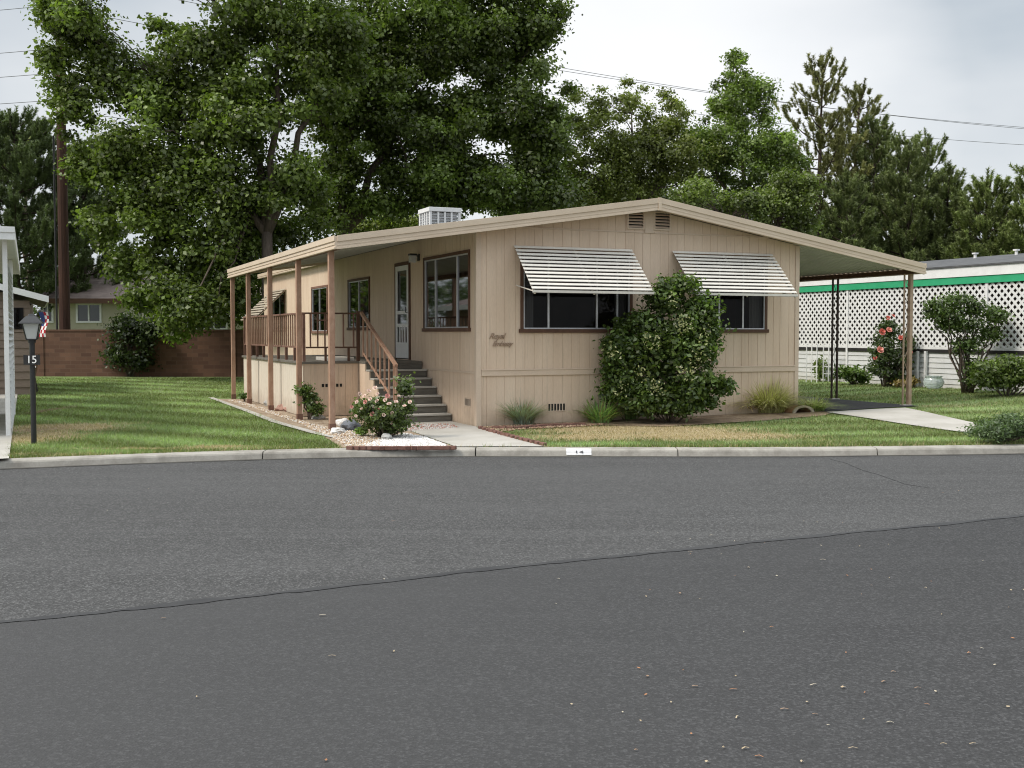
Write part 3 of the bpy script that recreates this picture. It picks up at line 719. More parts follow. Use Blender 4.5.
rr = MB(); rr.box(ru+.04,SU-.03,rv-.03,rv+.03,RT-.03,RT); rr.box(ru+.04,SU-.03,rv-.016,rv+.016,RB,RB+.03); front_rail = rr.build('railing', M['brown'], home, .003)
for a in (.16,.30,.44,.62,.80,1.0):
    u = DU+a; post_box(u, rv, RB+.031, RT-.031, .013).build('baluster', M['railbrown'], front_rail)
rr = MB(); rr.box(DU+.30+.014,DU+.62-.014,rv-.012,rv+.012,RT-.16,RT-.135); rr.build('cross_rail', M['railbrown'], front_rail)
post_box(SU, rv, DZ+.001, RT+.03, .03).build('railing_post', M['brown'], front_rail)
for a in (.45, .9): post_box(DU+a, rv, DZ+.001, RB-.001, .02).build('railing_post', M['brown'], front_rail)
# stair rail
su = SU+.05; A = Vector((su, rv-.05, RT)); B = Vector((su, 1.05, 1.03))
rr = MB(); rr.bar(A, B, .06, .05); off = Vector((0,0,-.72)); rr.bar(A+Vector((0,-.1,-.76)), B+Vector((0,.45,-.50)), .03, .03)
stair_rail = rr.build('railing', M['post'], home, .004)
n = 8
for i in range(n):
    t1 = (i+.5)/n; p = A.lerp(B, t1); step = max(0, min(NS, math.floor((p.y-vb+.03)/TD)+1)); zb = step*RI
    q = MB(); q.bar((su,p.y,max(zb+.001, p.z-.78)), (su,p.y,p.z-.03), .028, .028, (0,1,0)); q.build('baluster', M['post'], stair_rail)
q = MB(); q.bar((su,1.06,RI*0),(su,1.06,1.0),.04,.04,(0,1,0)); q.build('railing_post', M['post'], stair_rail)

# ---------------- evaporative cooler on the roof
ec = empty('evaporative_cooler', H(1.88,7.85,3.80), TH, 'white louvred evaporative cooler box standing on the mobile home roof', 'cooler')
m_ = MB(); Wc, Dc, Hc = .80, .80, .72
for (x, y) in ((0,0),(Wc-.06,0),(0,Dc-.06),(Wc-.06,Dc-.06)): m_.box(x,x+.06,y,y+.06,0,Hc-.001)
m_.box(-.015,Wc+.015,-.015,Dc+.015,Hc,Hc+.10); m_.box(.06,Wc-.06,.005,.05,.0,.12); m_.box(.005,.05,.06,Dc-.06,.0,.12); m_.box(.08,Wc-.08,.08,Dc-.08,.02,Hc-.02)
for i in range(1,4): x = .06+(Wc-.12)*i/4; m_.box(x-.022,x+.022,.004,.05,.12,Hc-.001); m_.box(.004,.05,x-.022,x+.022,.12,Hc-.001)
m_.build('cabinet', M['white'], ec, .006)
m_ = MB()
for k2 in range(9):
    z = .14+k2*.062
    m_.hexa([(.06,.02,z),(Wc-.06,.02,z),(Wc-.06,.06,z+.03),(.06,.06,z+.03),(.06,.02,z+.006),(Wc-.06,.02,z+.006),(Wc-.06,.06,z+.036),(.06,.06,z+.036)])
    m_.hexa([(.02,.06,z),(.06,.06,z+.03),(.06,Dc-.06,z+.03),(.02,Dc-.06,z),(.02,.06,z+.006),(.06,.06,z+.036),(.06,Dc-.06,z+.036),(.02,Dc-.06,z+.006)])
m_.build('louvre', M['alu'], ec)
m_ = MB(); m_.box(.2,.6,.2,.6,-.12,.02); m_.build('duct', M['alu'], ec)

# ------------------------------------------------------------------ foliage
def rand_dirs(n):
    v = rng.normal(size=(n,3)); return v/np.linalg.norm(v, axis=1)[:,None]
def leaf_quads(c, nrm, size, aspect=.62, droop=None):
    """rhombus leaves: centres c, normals nrm, sizes"""
    n = len(c); a = rand_dirs(n)
    if droop is not None: a = a + droop
    t = a - nrm*np.sum(a*nrm, axis=1)[:,None]; t /= (np.linalg.norm(t, axis=1)[:,None]+1e-9); b = np.cross(nrm, t)
    s_ = size[:,None]
    fold = nrm*s_*.12
    co = np.stack([c - t*s_*.5, c + b*s_*.5*aspect + fold - t*s_*.06, c + t*s_*.5, c - b*s_*.5*aspect + fold - t*s_*.06], axis=1).reshape(-1,3)
    f = np.arange(4*n).reshape(-1,4); return co, f
def cols(n, base, var=.25, yellow=.15, clump=None):
    base = np.array(base)[None,:]; k = 1+var*rng.normal(size=(n,1)); k = np.clip(k, .45, 1.9)
    c = base*k; y = np.clip(rng.normal(size=(n,1)), 0, 3)*yellow*1.4
    c = c*(1-y*.0) + y*np.array([[.055,.05,-.004]])
    return np.clip(c, .004, .9)
def foliage(clumps, per, leaf, base, var=.22, yellow=.12, aspect=.7, up=.5, hollow=.35, clumpvar=.30):
    """clumps: (x,y,z,r)"""
    P = []; NR = []; CC = []
    for (x,y,z,r_) in clumps:
        n = int(per*(r_**1.6)); 
        if n < 3: n = 3
        d = rand_dirs(n); rad = r_*np.clip(.58+.30*rng.normal(size=n), .05, 1.55)
        ax = rand_dirs(1)[0]; ax[2] *= .5; st = rng.uniform(.1,.8)
        off = d*rad[:,None]*np.array([[1.0,1.0,.75]]); off = off + np.outer(off@ax, ax)*st
        p = np.array([[x,y,z]]) + off
        nr = d*.5 + rand_dirs(n)*.8 + np.array([[0,0,up]]); nr /= np.linalg.norm(nr,axis=1)[:,None]
        P.append(p); NR.append(nr)
        kk = 1+clumpvar*rng.normal(); kk = min(1.7, max(.5, kk)); CC.append(cols(n, np.array(base)*kk, var, yellow))
    P = np.concatenate(P); NR = np.concatenate(NR); CC = np.concatenate(CC)
    sz = leaf*(.5+.95*rng.random(len(P)))
    co, f = leaf_quads(P, NR, sz, aspect)
    return co, f, np.repeat(CC, 4, axis=0)
def curve_pts(a, b, sag, n=6, wob=.05):
    a = Vector(a); b = Vector(b); L = (b-a).length; out = []
    for i in range(n+1):
        t = i/n; p = a.lerp(b, t); p.z += sag*math.sin(math.pi*t)*L
        if 0 < i < n: p += Vector((random.uniform(-1,1),random.uniform(-1,1),random.uniform(-1,1)))*wob*L
        out.append(p)
    return out
def decid(name, base, lobes, label, cat='tree', group='trees behind the mobile homes', trunk_r=.28, fork=4.0, leaf=.17, per=150, colr=(.055,.10,.026), clump_r=(.45,.9), dens=1.0, depth_k=.9, yellow=.12, forks=None, lean=0, hollow=.35, limb_r=.12, minz=.5):
    """lobes in photo pixels at the depth of the trunk: (px, py, rx, ry, weight)"""
    base = Vector(base); Dp = base.y; k = Dp/F; cl = []
    for lb in lobes:
        px, py, rx, ry = lb[:4]; w_ = lb[4] if len(lb) > 4 else 1; dz = lb[5] if len(lb) > 5 else 0
        c = D(px, py, Dp+dz); Rx, Rz = rx*k, ry*k; Ry = max(Rx,Rz)*depth_k
        n = int(dens*w_*(Rx*Rz*6.5+4))
        d = rand_dirs(n); rad = rng.random(n)**.45
        for i in range(n):
            r_ = random.uniform(*clump_r)*(1 if Rx > 1.2 else .75)
            q = (c.x+d[i,0]*rad[i]*max(.1,Rx-r_*.6), c.y+d[i,1]*rad[i]*Ry, c.z+d[i,2]*rad[i]*max(.1,Rz-r_*.6))
            if q[2] > minz: cl.append((*q, r_))
    co, f, cc = foliage(cl, per*4.6, leaf*.80, (colr[0]*2.1, colr[1]*1.6, colr[2]*1.3), yellow=yellow, hollow=hollow)
    root = empty(name, base, 0, label, cat, group)
    off = np.array([base.x, base.y, base.z])
    mesh_np('crown', co-off, f, M['leaf'], root, col=cc)
    t = MB(); top = max(c[2] for c in cl); nodes = []
    fp = Vector((lean*.4, 0, fork)); main = [Vector((0,0,-.2)), Vector((lean*.1,0,fork*.4)), fp]
    t.tube(main, [trunk_r*1.15, trunk_r*.95, trunk_r*.85], 10)
    tops = forks or [(lean, 0, top*.9-base.z)]
    for (dx, dy, hz) in tops:
        e = Vector((dx, dy, hz)); pts = curve_pts(fp-Vector((0,0,.1)), e, .04, 7, .025); rr_ = [trunk_r*.62*(1-i/7)**.9+.02 for i in range(8)]
        t.tube(pts, rr_, 8)
        for i, p in enumerate(pts[1:]): nodes.append((p, rr_[i+1]))
    sel = random.sample(cl, min(len(cl), 75))
    for (x,y,z,r_) in sel:
        q = Vector((x,y,z))-base
        cand = [(p, rr2) for p, rr2 in nodes if p.z < q.z+.3] or nodes[:1]
        p, rr2 = min(cand, key=lambda s_: (s_[0]-q).length)
        L = (q-p).length
        if L < .3: continue
        r0 = min(rr2*.55, limb_r*.12+.008*L)
        t.tube(curve_pts(p, q, .08, 5, .04), [r0*(1-.8*i/5)+.008 for i in range(6)], 6)
    t.build('trunk', M['bark'], root, smooth=True)
    return root

TG = 'trees behind the mobile homes'
b1 = D(268, 333, 38.0); b1.z = 0
decid('shade_tree', b1, [(85,25,48,50,1.1),(80,110,34,38),(85,165,28,35),(105,215,30,38),(245,245,50,45,1,2),(215,300,50,32,1,1.5),(300,235,45,30,.5,2),(150,260,35,30,.8),(150,300,30,26,.8),(122,262,22,26,.7),(175,330,26,14,.7),(165,25,28,22,.5),(62,12,30,28),(150,85,60,50,1.1),(105,75,35,30),(120,150,40,45),(185,165,65,60),(150,215,42,50),(205,250,55,60),(250,110,70,60,1.1),(270,30,75,50),(330,60,60,60),(210,60,50,45),
    (185,300,42,38,1.0,-1.5),(240,285,38,45,1,1),(290,180,50,45,.9),(62,65,20,34,.9),(200,-45,90,45,.7),(300,-50,90,50,.8),(100,-35,30,30,.4),(235,200,50,50,.8)],
    'large broad leaved shade tree with its brown trunk just left of the porch roof', trunk_r=.21, fork=5.0, forks=[(-3.5,0,10),(-1.6,.6,12.5),(.6,-.4,13),(2.6,.5,12)], leaf=.185, per=150, group=TG)
b2 = D(345, 333, 43.0); b2.z = 0
decid('shade_tree', b2, [(400,40,80,70,1.1),(480,30,75,65,1.1),(535,15,38,42,1),(440,125,80,55,1),(530,110,48,60,1),(548,165,38,45,1),(480,185,80,38,1),(360,90,60,60,.9),(375,165,50,45,.5),(330,30,60,60,.8),(420,-45,120,50,.8),(545,195,45,25,1),(330,215,50,28,.5),(335,110,40,50,.9),(345,175,40,35,.7),(440,170,60,40,1),(400,110,50,50,.8),(385,205,40,22,.6),(420,205,45,22,.7)],
    'tallest and widest shade tree, dark forked trunk behind the porch roof', trunk_r=.26, fork=5.6, forks=[(.8,0,13.5),(3.6,.8,12.5),(-1.2,-.5,12),(6,.3,10.5)], leaf=.185, per=165, colr=(.050,.092,.025), group=TG)
b3 = D(640, 333, 46.0); b3.z = 0
decid('slender_tree', b3, [(600,150,34,60,.9),(628,100,18,40,.8),(598,105,14,25,.6),(655,115,22,45,.8),(680,110,16,35,.7),(650,165,45,45,1),(610,190,50,30,1),(575,120,16,38,.7),(690,155,30,45,.9),(600,185,60,38,1),(640,145,50,40,1),(568,165,26,50,.9),(660,135,30,40,.9)],
    'thin leaved pale green tree with ragged tops rising behind the roof ridge', trunk_r=.2, fork=4.5, forks=[(-1.6,0,9.0),(-.4,0,10.5),(1.2,.3,10.3)], leaf=.14, per=150, colr=(.075,.115,.036), clump_r=(.3,.65), dens=1.35, group=TG)
b4 = D(742, 333, 47.0); b4.z = 0
decid('slender_tree', b4, [(736,68,13,20,.9),(742,105,36,35,1.1),(760,90,20,32,.9),(722,95,16,35,.9),(745,150,50,45,1.1),(708,150,35,45,1),(782,165,30,45,1),(740,195,55,30,1)],
    'tall green tree with pointed top just right of the roof ridge', trunk_r=.22, fork=4.5, forks=[(-.3,0,12),(.8,0,11),(-1.3,.3,9.5)], leaf=.14, per=165, colr=(.062,.115,.030), clump_r=(.3,.65), dens=1.4, group=TG)
b5 = D(790, 333, 40.0); b5.z = 0
decid('bushy_tree', b5, [(792,195,34,32,1.2),(770,212,30,22,1),(690,192,32,18,1),(735,205,35,15,1),(800,225,25,20,1)],
    'low bright green bushy tree over the right slope of the roof', trunk_r=.16, fork=2.6, forks=[(-.5,0,5),(-2.2,.2,5.4)], leaf=.13, per=260, colr=(.060,.105,.030), clump_r=(.35,.6), dens=1.5, group=TG)
b6 = D(30, 333, 58.0); b6.z = 0
decid('slender_tree', b6, [(12,145,22,24,1),(42,142,18,16,1),(5,165,25,22,1),(70,175,20,25,.6)], 'pale green tree top showing above the dark pine at the far left', trunk_r=.2, fork=5, forks=[(-.5,0,11)], leaf=.17, per=130, colr=(.10,.15,.06), clump_r=(.35,.7), dens=1.3, group=TG)
b7 = D(395, 333, 56.0); b7.z = 0
decid('bushy_tree', b7, [(385,225,35,14,1),(350,228,26,12,1),(430,222,30,12,1)], 'yellow green bushy tree glimpsed between trunks behind the cooler', trunk_r=.15, fork=3, forks=[(0,0,6)], leaf=.16, per=170, colr=(.075,.12,.03), clump_r=(.35,.6), dens=1.6, group=TG)
b8 = D(640, 333, 58.0); b8.z = 0
decid('bushy_tree', b8, [(590,205,45,22,1),(650,200,50,25,1),(520,205,45,22,1),(715,205,45,22,1)], 'dark tree filling the gap behind the roof ridge', trunk_r=.2, fork=4, forks=[(0,0,8)], leaf=.2, per=120, colr=(.045,.08,.025), clump_r=(.5,.9), dens=1.2, group=TG)

# pines
def pine(base, top_py, spread_px, label, low=1.2, colr=(.040,.062,.024), nb=46, lean=0, group='pines behind the mobile homes', up=.55, finger=.55, dens=1.0, profile=.85):
    base = Vector(base); k = base.y/F; Ht = D(512, top_py, base.y).z; S = spread_px*k
    root = empty('pine_tree', base, 0, label, 'pine tree', group)
    t = MB(); tp = Vector((lean, 0, Ht)); pts = [Vector((lean*(i/8)**1.5, 0, -.2+(Ht+.0)*i/8)) for i in range(9)]
    t.tube(pts, [.22*(1-i/8*.9) for i in range(9)], 8)
    Fp, Fd, Fl = [], [], []
    for i in range(nb):
        s_ = (i+.5)/nb; s_ = s_**.85; z = low+(Ht-low)*s_
        L = S*(1-s_)**profile*random.uniform(.7,1.1)+.35; az = i*2.399+random.uniform(-.3,.3)
        o = Vector((lean*(z/Ht)**1.5, 0, z-.1)); e = o+Vector((math.cos(az)*L, math.sin(az)*L, L*random.uniform(.15,up)+.15))
        m_ = 6; cp_ = []
        for j in range(m_+1):
            q = j/m_; p = o.lerp(e, q); p.z += -.12*L*math.sin(math.pi*q)*.8 + .10*L*q*q; cp_.append(p)
        t.tube(cp_, [max(.008, .05*(1-q_/m_)*(.5+.5*(1-s_))+.008) for q_ in range(m_+1)], 5)
        nf = max(5, int(L*14*dens))
        for j in range(nf):
            q = .25+.75*random.random()**.8; idx = min(m_-1, int(q*m_)); p = cp_[idx].lerp(cp_[idx+1], q*m_-idx)
            lat = Vector((random.uniform(-1,1),random.uniform(-1,1),0))*(.35+.5*(1-q)*L*.5)
            p2 = p+lat*.6
            dr_ = (Vector((math.cos(az),math.sin(az),0))*.45 + lat*.35 + Vector((0,0,random.uniform(.7,1.3)))).normalized()
            Fp.append(p2); Fd.append(dr_); Fl.append(finger*random.uniform(.4,1.1))
    for j in range(int(7)):
        Fp.append(Vector((lean,0,Ht-.15-j*.12))); a_ = random.uniform(0,6.3); Fd.append(Vector((math.cos(a_)*.35*(j>0),math.sin(a_)*.35*(j>0),1)).normalized()); Fl.append(.5)
    t.build('trunk', M['pinebark'], root, smooth=True)
    Fp = np.array([tuple(p) for p in Fp]); Fd = np.array([tuple(p) for p in Fd]); Fl = np.array(Fl); nn = 85
    n = len(Fp)*nn; idx = np.repeat(np.arange(len(Fp)), nn); tt = rng.random(n)
    st_ = Fp[idx]+Fd[idx]*(Fl[idx]*tt)[:,None]
    dd = rand_dirs(n); dd = dd-Fd[idx]*np.sum(dd*Fd[idx],axis=1)[:,None]; dd /= np.linalg.norm(dd,axis=1)[:,None]
    nd = dd*.8+Fd[idx]*.65; nd /= np.linalg.norm(nd,axis=1)[:,None]
    ln = .14*(.7+.6*rng.random(n)); sd = np.cross(nd, rand_dirs(n)); sd /= (np.linalg.norm(sd,axis=1)[:,None]+1e-9); wd = .017
    co = np.stack([st_-sd*wd, st_+sd*wd, st_+nd*ln[:,None]], axis=1).reshape(-1,3); f = np.arange(3*n).reshape(-1,3)
    fv = np.clip(1+.22*rng.normal(size=len(Fp)), .5, 1.6)
    c = np.array(colr)[None,:]*np.array([[3.5,2.8,2.4]])*fv[idx][:,None]*np.clip(1+.2*rng.normal(size=(n,1)),.5,1.6)
    mesh_np('crown', co, f, M['needle'], root, col=np.repeat(c,3,axis=0), nper=3)
    return root
def gb(px, d_): p = D(px, 333, d_); p.z = 0; return p
pine(gb(815,50), 64, 84, 'tallest pine with an open, sparse top right of the pointed green tree', nb=46, colr=(.052,.066,.027), up=.75, low=2, dens=.8, profile=.75, lean=.2)
pine(gb(846,53), 92, 58, 'open topped pine leaning beside the tallest pine', nb=46, colr=(.048,.062,.026), up=.75, low=2, dens=.9, profile=.7, lean=.5)
pine(gb(925,52), 146, 50, 'feathery pine behind the gap between the two dark pines over the carport', nb=50, dens=1.0, up=.8)
pine(gb(872,50), 128, 55, 'dense dark pine directly right of the tallest open topped pine', nb=56, dens=1.3, up=.8)
pine(gb(905,47), 148, 52, 'dark pine with upswept tips above the outer end of the carport', nb=56, dens=1.3, up=.8)
pine(gb(945,47), 180, 50, 'shorter pine between the carport end and the hedge side pines', nb=50, dens=1.3, up=.8)
pine(gb(985,45), 186, 48, 'second pine from the right edge above the lattice screened home', nb=50, dens=1.3, up=.7, colr=(.046,.072,.024))
pine(gb(1030,44), 176, 50, 'pine cut by the right edge of the photo, behind the grey roof', nb=50, dens=1.2, up=.7, colr=(.046,.072,.024))
pine(gb(845,46), 185, 45, 'low dark pine filling the space over the carport roof', nb=50, dens=1.3, up=.6)
pine(gb(18,47), 122, 78, 'wide dark pine behind the left neighbour, pierced by the utility pole', nb=70, dens=1.4, up=.35, low=2.2, profile=.5, colr=(.034,.056,.026))
pine(gb(85,49), 150, 45, 'dark pine seen between the utility pole and the big shade tree', nb=50, dens=1.1, up=.4, low=3.2, profile=.6, colr=(.034,.056,.026))

# distant wood that closes the horizon between the crowns
cl = []
for i in range(240):
    x = random.uniform(-85, 95); y = random.uniform(88, 100); cl.append((x,y,random.uniform(.5,6.5)*(1 if random.random()<.85 else 1.25), random.uniform(1.2,2.4)))
co, f, cc = foliage(cl, 60, .45, (.05,.08,.03)); mesh_np('distant_wood', co, f, M['leaf'], None, col=cc, kind='stuff', label='distant belt of dark green trees on the horizon', cat='trees')

# ------------------------------------------------------------------ block wall and its shrub
wl = D(-60,377,41.6); wr = D(420,377,40.4)
bw = MB(); wd = Vector((wr.x-wl.x, wr.y-wl.y, 0)); wlen = wd.length+8; ang = math.atan2(wd.y, wd.x)
bw.box(0,wlen,0,.2,-.1,1.66); bw.box(-.01,wlen+.01,-.02,.22,1.66,1.73)
n = int(wlen/3.6)
for i in range(n+1): bw.box(i*3.6,i*3.6+.4,-.03,-.002,-.1,1.70)
o = bw.build('garden_wall', M['blockwall'], None, label='brown block garden wall at the back of the left lawn', cat='wall'); o.location = (wl.x, wl.y, 0); o.rotation_euler = (0,0,ang)

def at_u(px, u, z=.255):
    k_ = (px-512)/F; y = (u + (P1.x*U.x+P1.y*U.y))/(k_*U.x+U.y); return Vector((k_*y, y, z))
def shrub(name, base, lobes, label, group=None, leaf=.07, per=900, colr=(.05,.09,.025), clump_r=(.12,.25), dens=1, stems=14, depth=None, yellow=.1, aspect=.6, stem_mat='bark', cat='shrub', depth_k=.8, stem_r=.018, hollow=.25, stem_h=.15, cvar=.25):
    base = Vector(base); Dp = base.y; k = Dp/F; cl = []
    for lb in lobes:
        px, py, rx, ry = lb[:4]; w_ = lb[4] if len(lb) > 4 else 1; dz = lb[5] if len(lb) > 5 else 0
        c = D(px,py,Dp+dz); Rx, Rz = rx*k, ry*k; Ry = max(Rx,Rz*.7)*depth_k
        mr = sum(clump_r)/2; n = int(dens*w_*(Rx*Rz/(mr*mr)*3.0+4)); d = rand_dirs(n); rad = rng.random(n)**.4
        for i in range(n):
            r_ = random.uniform(*clump_r); q = (c.x+d[i,0]*rad[i]*max(.03,Rx-r_*.7), c.y+d[i,1]*rad[i]*Ry, c.z+d[i,2]*rad[i]*max(.03,Rz-r_*.7))
            if q[2] > base.z+.05: cl.append((*q, r_))
    root = empty(name, base, 0, label, cat, group)
    P_ = per/((sum(clump_r)/2)**1.6)*.20
    co, f, cc = foliage(cl, P_, leaf, (colr[0]*1.8, colr[1]*1.5, colr[2]*1.3), yellow=yellow, aspect=aspect, hollow=hollow, clumpvar=cvar)
    keep = co.reshape(-1,4,3)[:,:,2].min(axis=1) > base.z+.01
    co = co.reshape(-1,4,3)[keep].reshape(-1,3); cc = cc.reshape(-1,4,3)[keep].reshape(-1,3); f = np.arange(len(co)).reshape(-1,4)
    mesh_np('foliage', co-np.array([tuple(base)]), f, M['leaf'], root, col=cc)
    t = MB()
    for (x,y,z,r_) in random.sample(cl, min(stems, len(cl))):
        q = Vector((x,y,z))-base; s0 = Vector((q.x*.25*random.random(), q.y*.25*random.random(), -.02))
        t.tube(curve_pts(s0, q, stem_h*.3, 5, .05), [stem_r*(1-.75*i/5) for i in range(6)], 5)
    t.build('stem', M[stem_mat], root, smooth=True)
    return root
shrub('wall_shrub', G(137,376,0)-Vector((0,.6,0)), [(137,345,34,30),(130,325,24,18),(150,330,26,18),(120,355,18,14),(145,362,20,12)], 'dark rounded shrub growing against the brown block wall', leaf=.13, per=260, colr=(.022,.040,.016), clump_r=(.3,.5), stems=18, stem_r=.03, dens=1.8)

# ------------------------------------------------------------------ plants of the front garden
bush = shrub('climbing_bush', H(3.35,-.75,0.02)+Vector((0,0,0)), [(665,300,26,24,1),(660,345,44,40,1),(640,340,36,35,1),(695,340,34,42,1),(625,370,26,38,1),(690,385,42,28,1),(655,390,48,25,1),(700,310,24,22,.8),(680,285,22,14,.9),(724,388,9,14,.7),(640,402,34,13,1),(690,404,34,11,1),(612,392,12,16,.8),(668,408,50,8,1),(615,350,14,30,.8)],
    'large dense green climbing bush covering the wall between the two window awnings', leaf=.085, per=330, colr=(.048,.090,.025), clump_r=(.15,.27), dens=1.6, stems=12, stem_mat='bark', depth_k=.5, yellow=.16, aspect=.6, stem_r=.018, cvar=.3)
# pale dry flower sprays on the bush (its parts)
bb = bush.location
SP = []; SC = []; SN = []
for (px,py,n) in ((684,325,60),(651,340,35),(612,352,28),(640,375,30),(656,388,40),(686,372,36),(705,335,22),(674,300,18),(700,357,22),(622,390,16)):
    c = D(px,py,bush.location.y-.62); d = rand_dirs(n)*.19*rng.random((n,1))**.5*np.array([[1,.6,1]])
    nr = rand_dirs(n)*.6+np.array([[0,-.8,.3]]); nr /= np.linalg.norm(nr,axis=1)[:,None]
    SP.append(np.array([tuple(c)])+d); SN.append(nr); SC.append(cols(n, (.26,.27,.11), .2, 0))
SP = np.concatenate(SP); SN = np.concatenate(SN); SC = np.concatenate(SC)
co, f = leaf_quads(SP, SN, .045*(.6+.8*rng.random(len(SP))), .5)
mesh_np('dry_leaves', co-np.array([tuple(bush.location)]), f, M['leaf'], bush, col=np.repeat(SC,4,axis=0), kind='stuff')

def blades(name, base, n, ht, spread, colr, label, curl=.5, wid=.010, group=None, cat='plant', stem_tip=None, var=.25, minlean=.05):
    base = Vector(base); co = []; cc = []; seg = 5
    for i in range(n):
        a = random.uniform(0,2*math.pi); rr_ = random.random()**.7; o = Vector((math.cos(a)*spread*.35*rr_, math.sin(a)*spread*.35*rr_, 0)); h = ht*random.uniform(.55,1.05); ln = (minlean+spread*random.random())
        dr_ = Vector((math.cos(a+random.uniform(-.5,.5)), math.sin(a+random.uniform(-.5,.5)), 0)); sd = Vector((-dr_.y, dr_.x, 0)); w_ = wid*random.uniform(.6,1.2); prev = None
        c_ = np.array(colr)*(1+var*random.gauss(0,1)*.8)
        if random.random() < .2: c_ = np.array([.30,.25,.13])*random.uniform(.7,1.2)
        c_ = np.clip(c_, .01, .8)
        for j in range(seg+1):
            t = j/seg; p = o+dr_*ln*(t**1.6)+Vector((0,0,h*(t-curl*t*t*.55*(ln/max(spread,.01))-.0)*(1/(1)))) ; wj = w_*(1-t)**.6+.0008
            q = (p-sd*wj, p+sd*wj)
            if prev: co += [prev[0], prev[1], q[1], q[0]]; cc += [c_]*4
            prev = q
    co = np.array([tuple(p) for p in co]); f = np.arange(len(co)).reshape(-1,4)
    root = empty(name, base, 0, label, cat, group); mesh_np('leaf_blade', co, f, M['blade'], root, col=np.array(cc)); return root
blades('blue_fescue', G(522,424,.02), 900, .50, .55, (.36,.43,.36), 'tuft of blue grey grass against the front skirting near the house corner', .6, .006, cat='ornamental grass')
blades('lily_clump', G(600,423,.02), 260, .50, .60, (.22,.34,.12), 'clump of green strap leaves at the left foot of the big bush', .9, .014)
blades('lily_clump', G(628,420,.02), 220, .55, .55, (.21,.32,.11), 'clump of green strap leaves directly in front of the big bush base', .9, .014)
blades('feather_grass', G(768,412,.08), 1700, .80, .95, (.58,.56,.26), 'yellow green feathery grass clump by the right corner of the house front', 1.35, .006, cat='ornamental grass')
blades('feather_grass', G(746,412,.08), 600, .50, .65, (.60,.46,.25), 'straw coloured grass clump between the big bush and the feathery grass', 1.5, .008, cat='ornamental grass')
blades('feather_grass', G(812,411,.09), 520, .36, .65, (.34,.42,.16), 'low green grass tuft at the house corner beside the carport', 1.2, .007, cat='ornamental grass')
# spiky flower stems by the lily clump
# half buried terracotta pot lying on its side
pot = empty('terracotta_pot', G(802,413,.08), TH, 'curved terracotta pot lying on its side in the grass by the house corner', 'pot')
m_ = MB(); n = 14
def arch(r0, r1, y0, y1, mb):
    for i in range(n):
        a0 = math.pi*i/n; a1 = math.pi*(i+1)/n
        P_ = lambda r_,a,y: (r_*math.cos(a)*1.35, y, r_*math.sin(a)*.8)
        mb.hexa([P_(r0,a0,y0),P_(r1,a0,y0),P_(r1,a0,y1),P_(r0,a0,y1),P_(r0,a1,y0),P_(r1,a1,y0),P_(r1,a1,y1),P_(r0,a1,y1)])
arch(.14,.165,-.02,.38,m_); m_.build('pot_body', M['terracotta'], pot, smooth=False)
m_ = MB(); arch(.135,.185,-.055,-.021,m_); m_.build('pot_rim', M['awnbeige'], pot)

# rose bushes
def rose(base, lobes, label, flowers, fcol, leaf=.05, per=300, colr=(.05,.085,.03), clump_r=(.10,.18), group='rose bushes', fs=.05, extra=None, stems=24, dens=1.1):
    rt = shrub('rose_bush', base, lobes, label, group, leaf, per, colr, clump_r, dens, stems, depth_k=.8, yellow=.14, cat='rose bush')
    k = base[1]/F; proto = None
    mats = [plain('petals_%s' % c_[0], c_[1], .6) for c_ in fcol]
    meshes = []
    for mt in mats:
        g = MB(); 
        for ring, (nn_, r0, tilt) in enumerate(((5,.5,.5),(5,.34,.9),(3,.15,1.3))):
            for i in range(nn_):
                a = 2*math.pi*i/nn_+ring*.5; c0 = Vector((math.cos(a)*r0*.25, math.sin(a)*r0*.25, -.1)); o_ = Vector((math.cos(a), math.sin(a), 0)); s_ = Vector((-o_.y,o_.x,0))
                e_ = c0+o_*r0*math.cos(tilt*.8)+Vector((0,0,.55*math.sin(tilt)))
                g.poly([c0, c0.lerp(e_,.6)-s_*r0*.65, e_-s_*r0*.3, e_+s_*r0*.3, c0.lerp(e_,.6)+s_*r0*.65])
        me_o = g.build('flower', mt, rt); meshes.append(me_o)
    cnt = 0
    for (px,py,dz,mi,sc_) in flowers:
        p = D(px,py,base[1]+dz)-Vector(base)
        if cnt < len(meshes) and mi == cnt: o = meshes[cnt]; cnt += 1
        else: o = meshes[mi].copy(); COL.objects.link(o); o.parent = rt
        o.location = p; o.rotation_euler = (random.uniform(.5,1.3), random.uniform(-.5,.5), random.uniform(-.6,.6)); o.scale = (fs*sc_,)*3
    return rt
fl = []
for i, (x,y) in enumerate([(352,407),(357,402),(365,396),(371,399),(369,391),(378,394),(377,401),(385,400),(390,404),(373,407),(380,409),(396,402),(362,409),(387,396),(355,416),(383,415),(393,413),(404,406),(399,396),(366,402),(372,414),(391,423),(359,394),(410,402),(376,388)]):
    fl.append((x+random.uniform(-1,1), y, random.uniform(-.45,-.15), (0 if i == 0 else 1 if i == 1 else random.choice((0,1,1))), random.uniform(.8,1.35)))
rose(G(383,437,.02), [(383,415,28,18),(372,405,22,12),(400,410,22,16),(390,425,28,12),(405,388,8,18,.8),(360,412,12,14)], 'rose bush full of pink and white blooms at the foot of the steps', fl, [('pink',(.62,.30,.26)),('blush',(.75,.58,.50))], leaf=.055, per=330)
fl = [(246,395,-.1,0,1)]
shrub('young_rose_shrub', G(309,419,.02), [(309,398,11,12),(304,388,8,8,.8),(316,408,10,10),(300,391,7,5,.7)], 'small leafy green shrub in front of the porch skirting near the second post', leaf=.055, per=260, colr=(.055,.10,.03), clump_r=(.09,.15), stems=12)
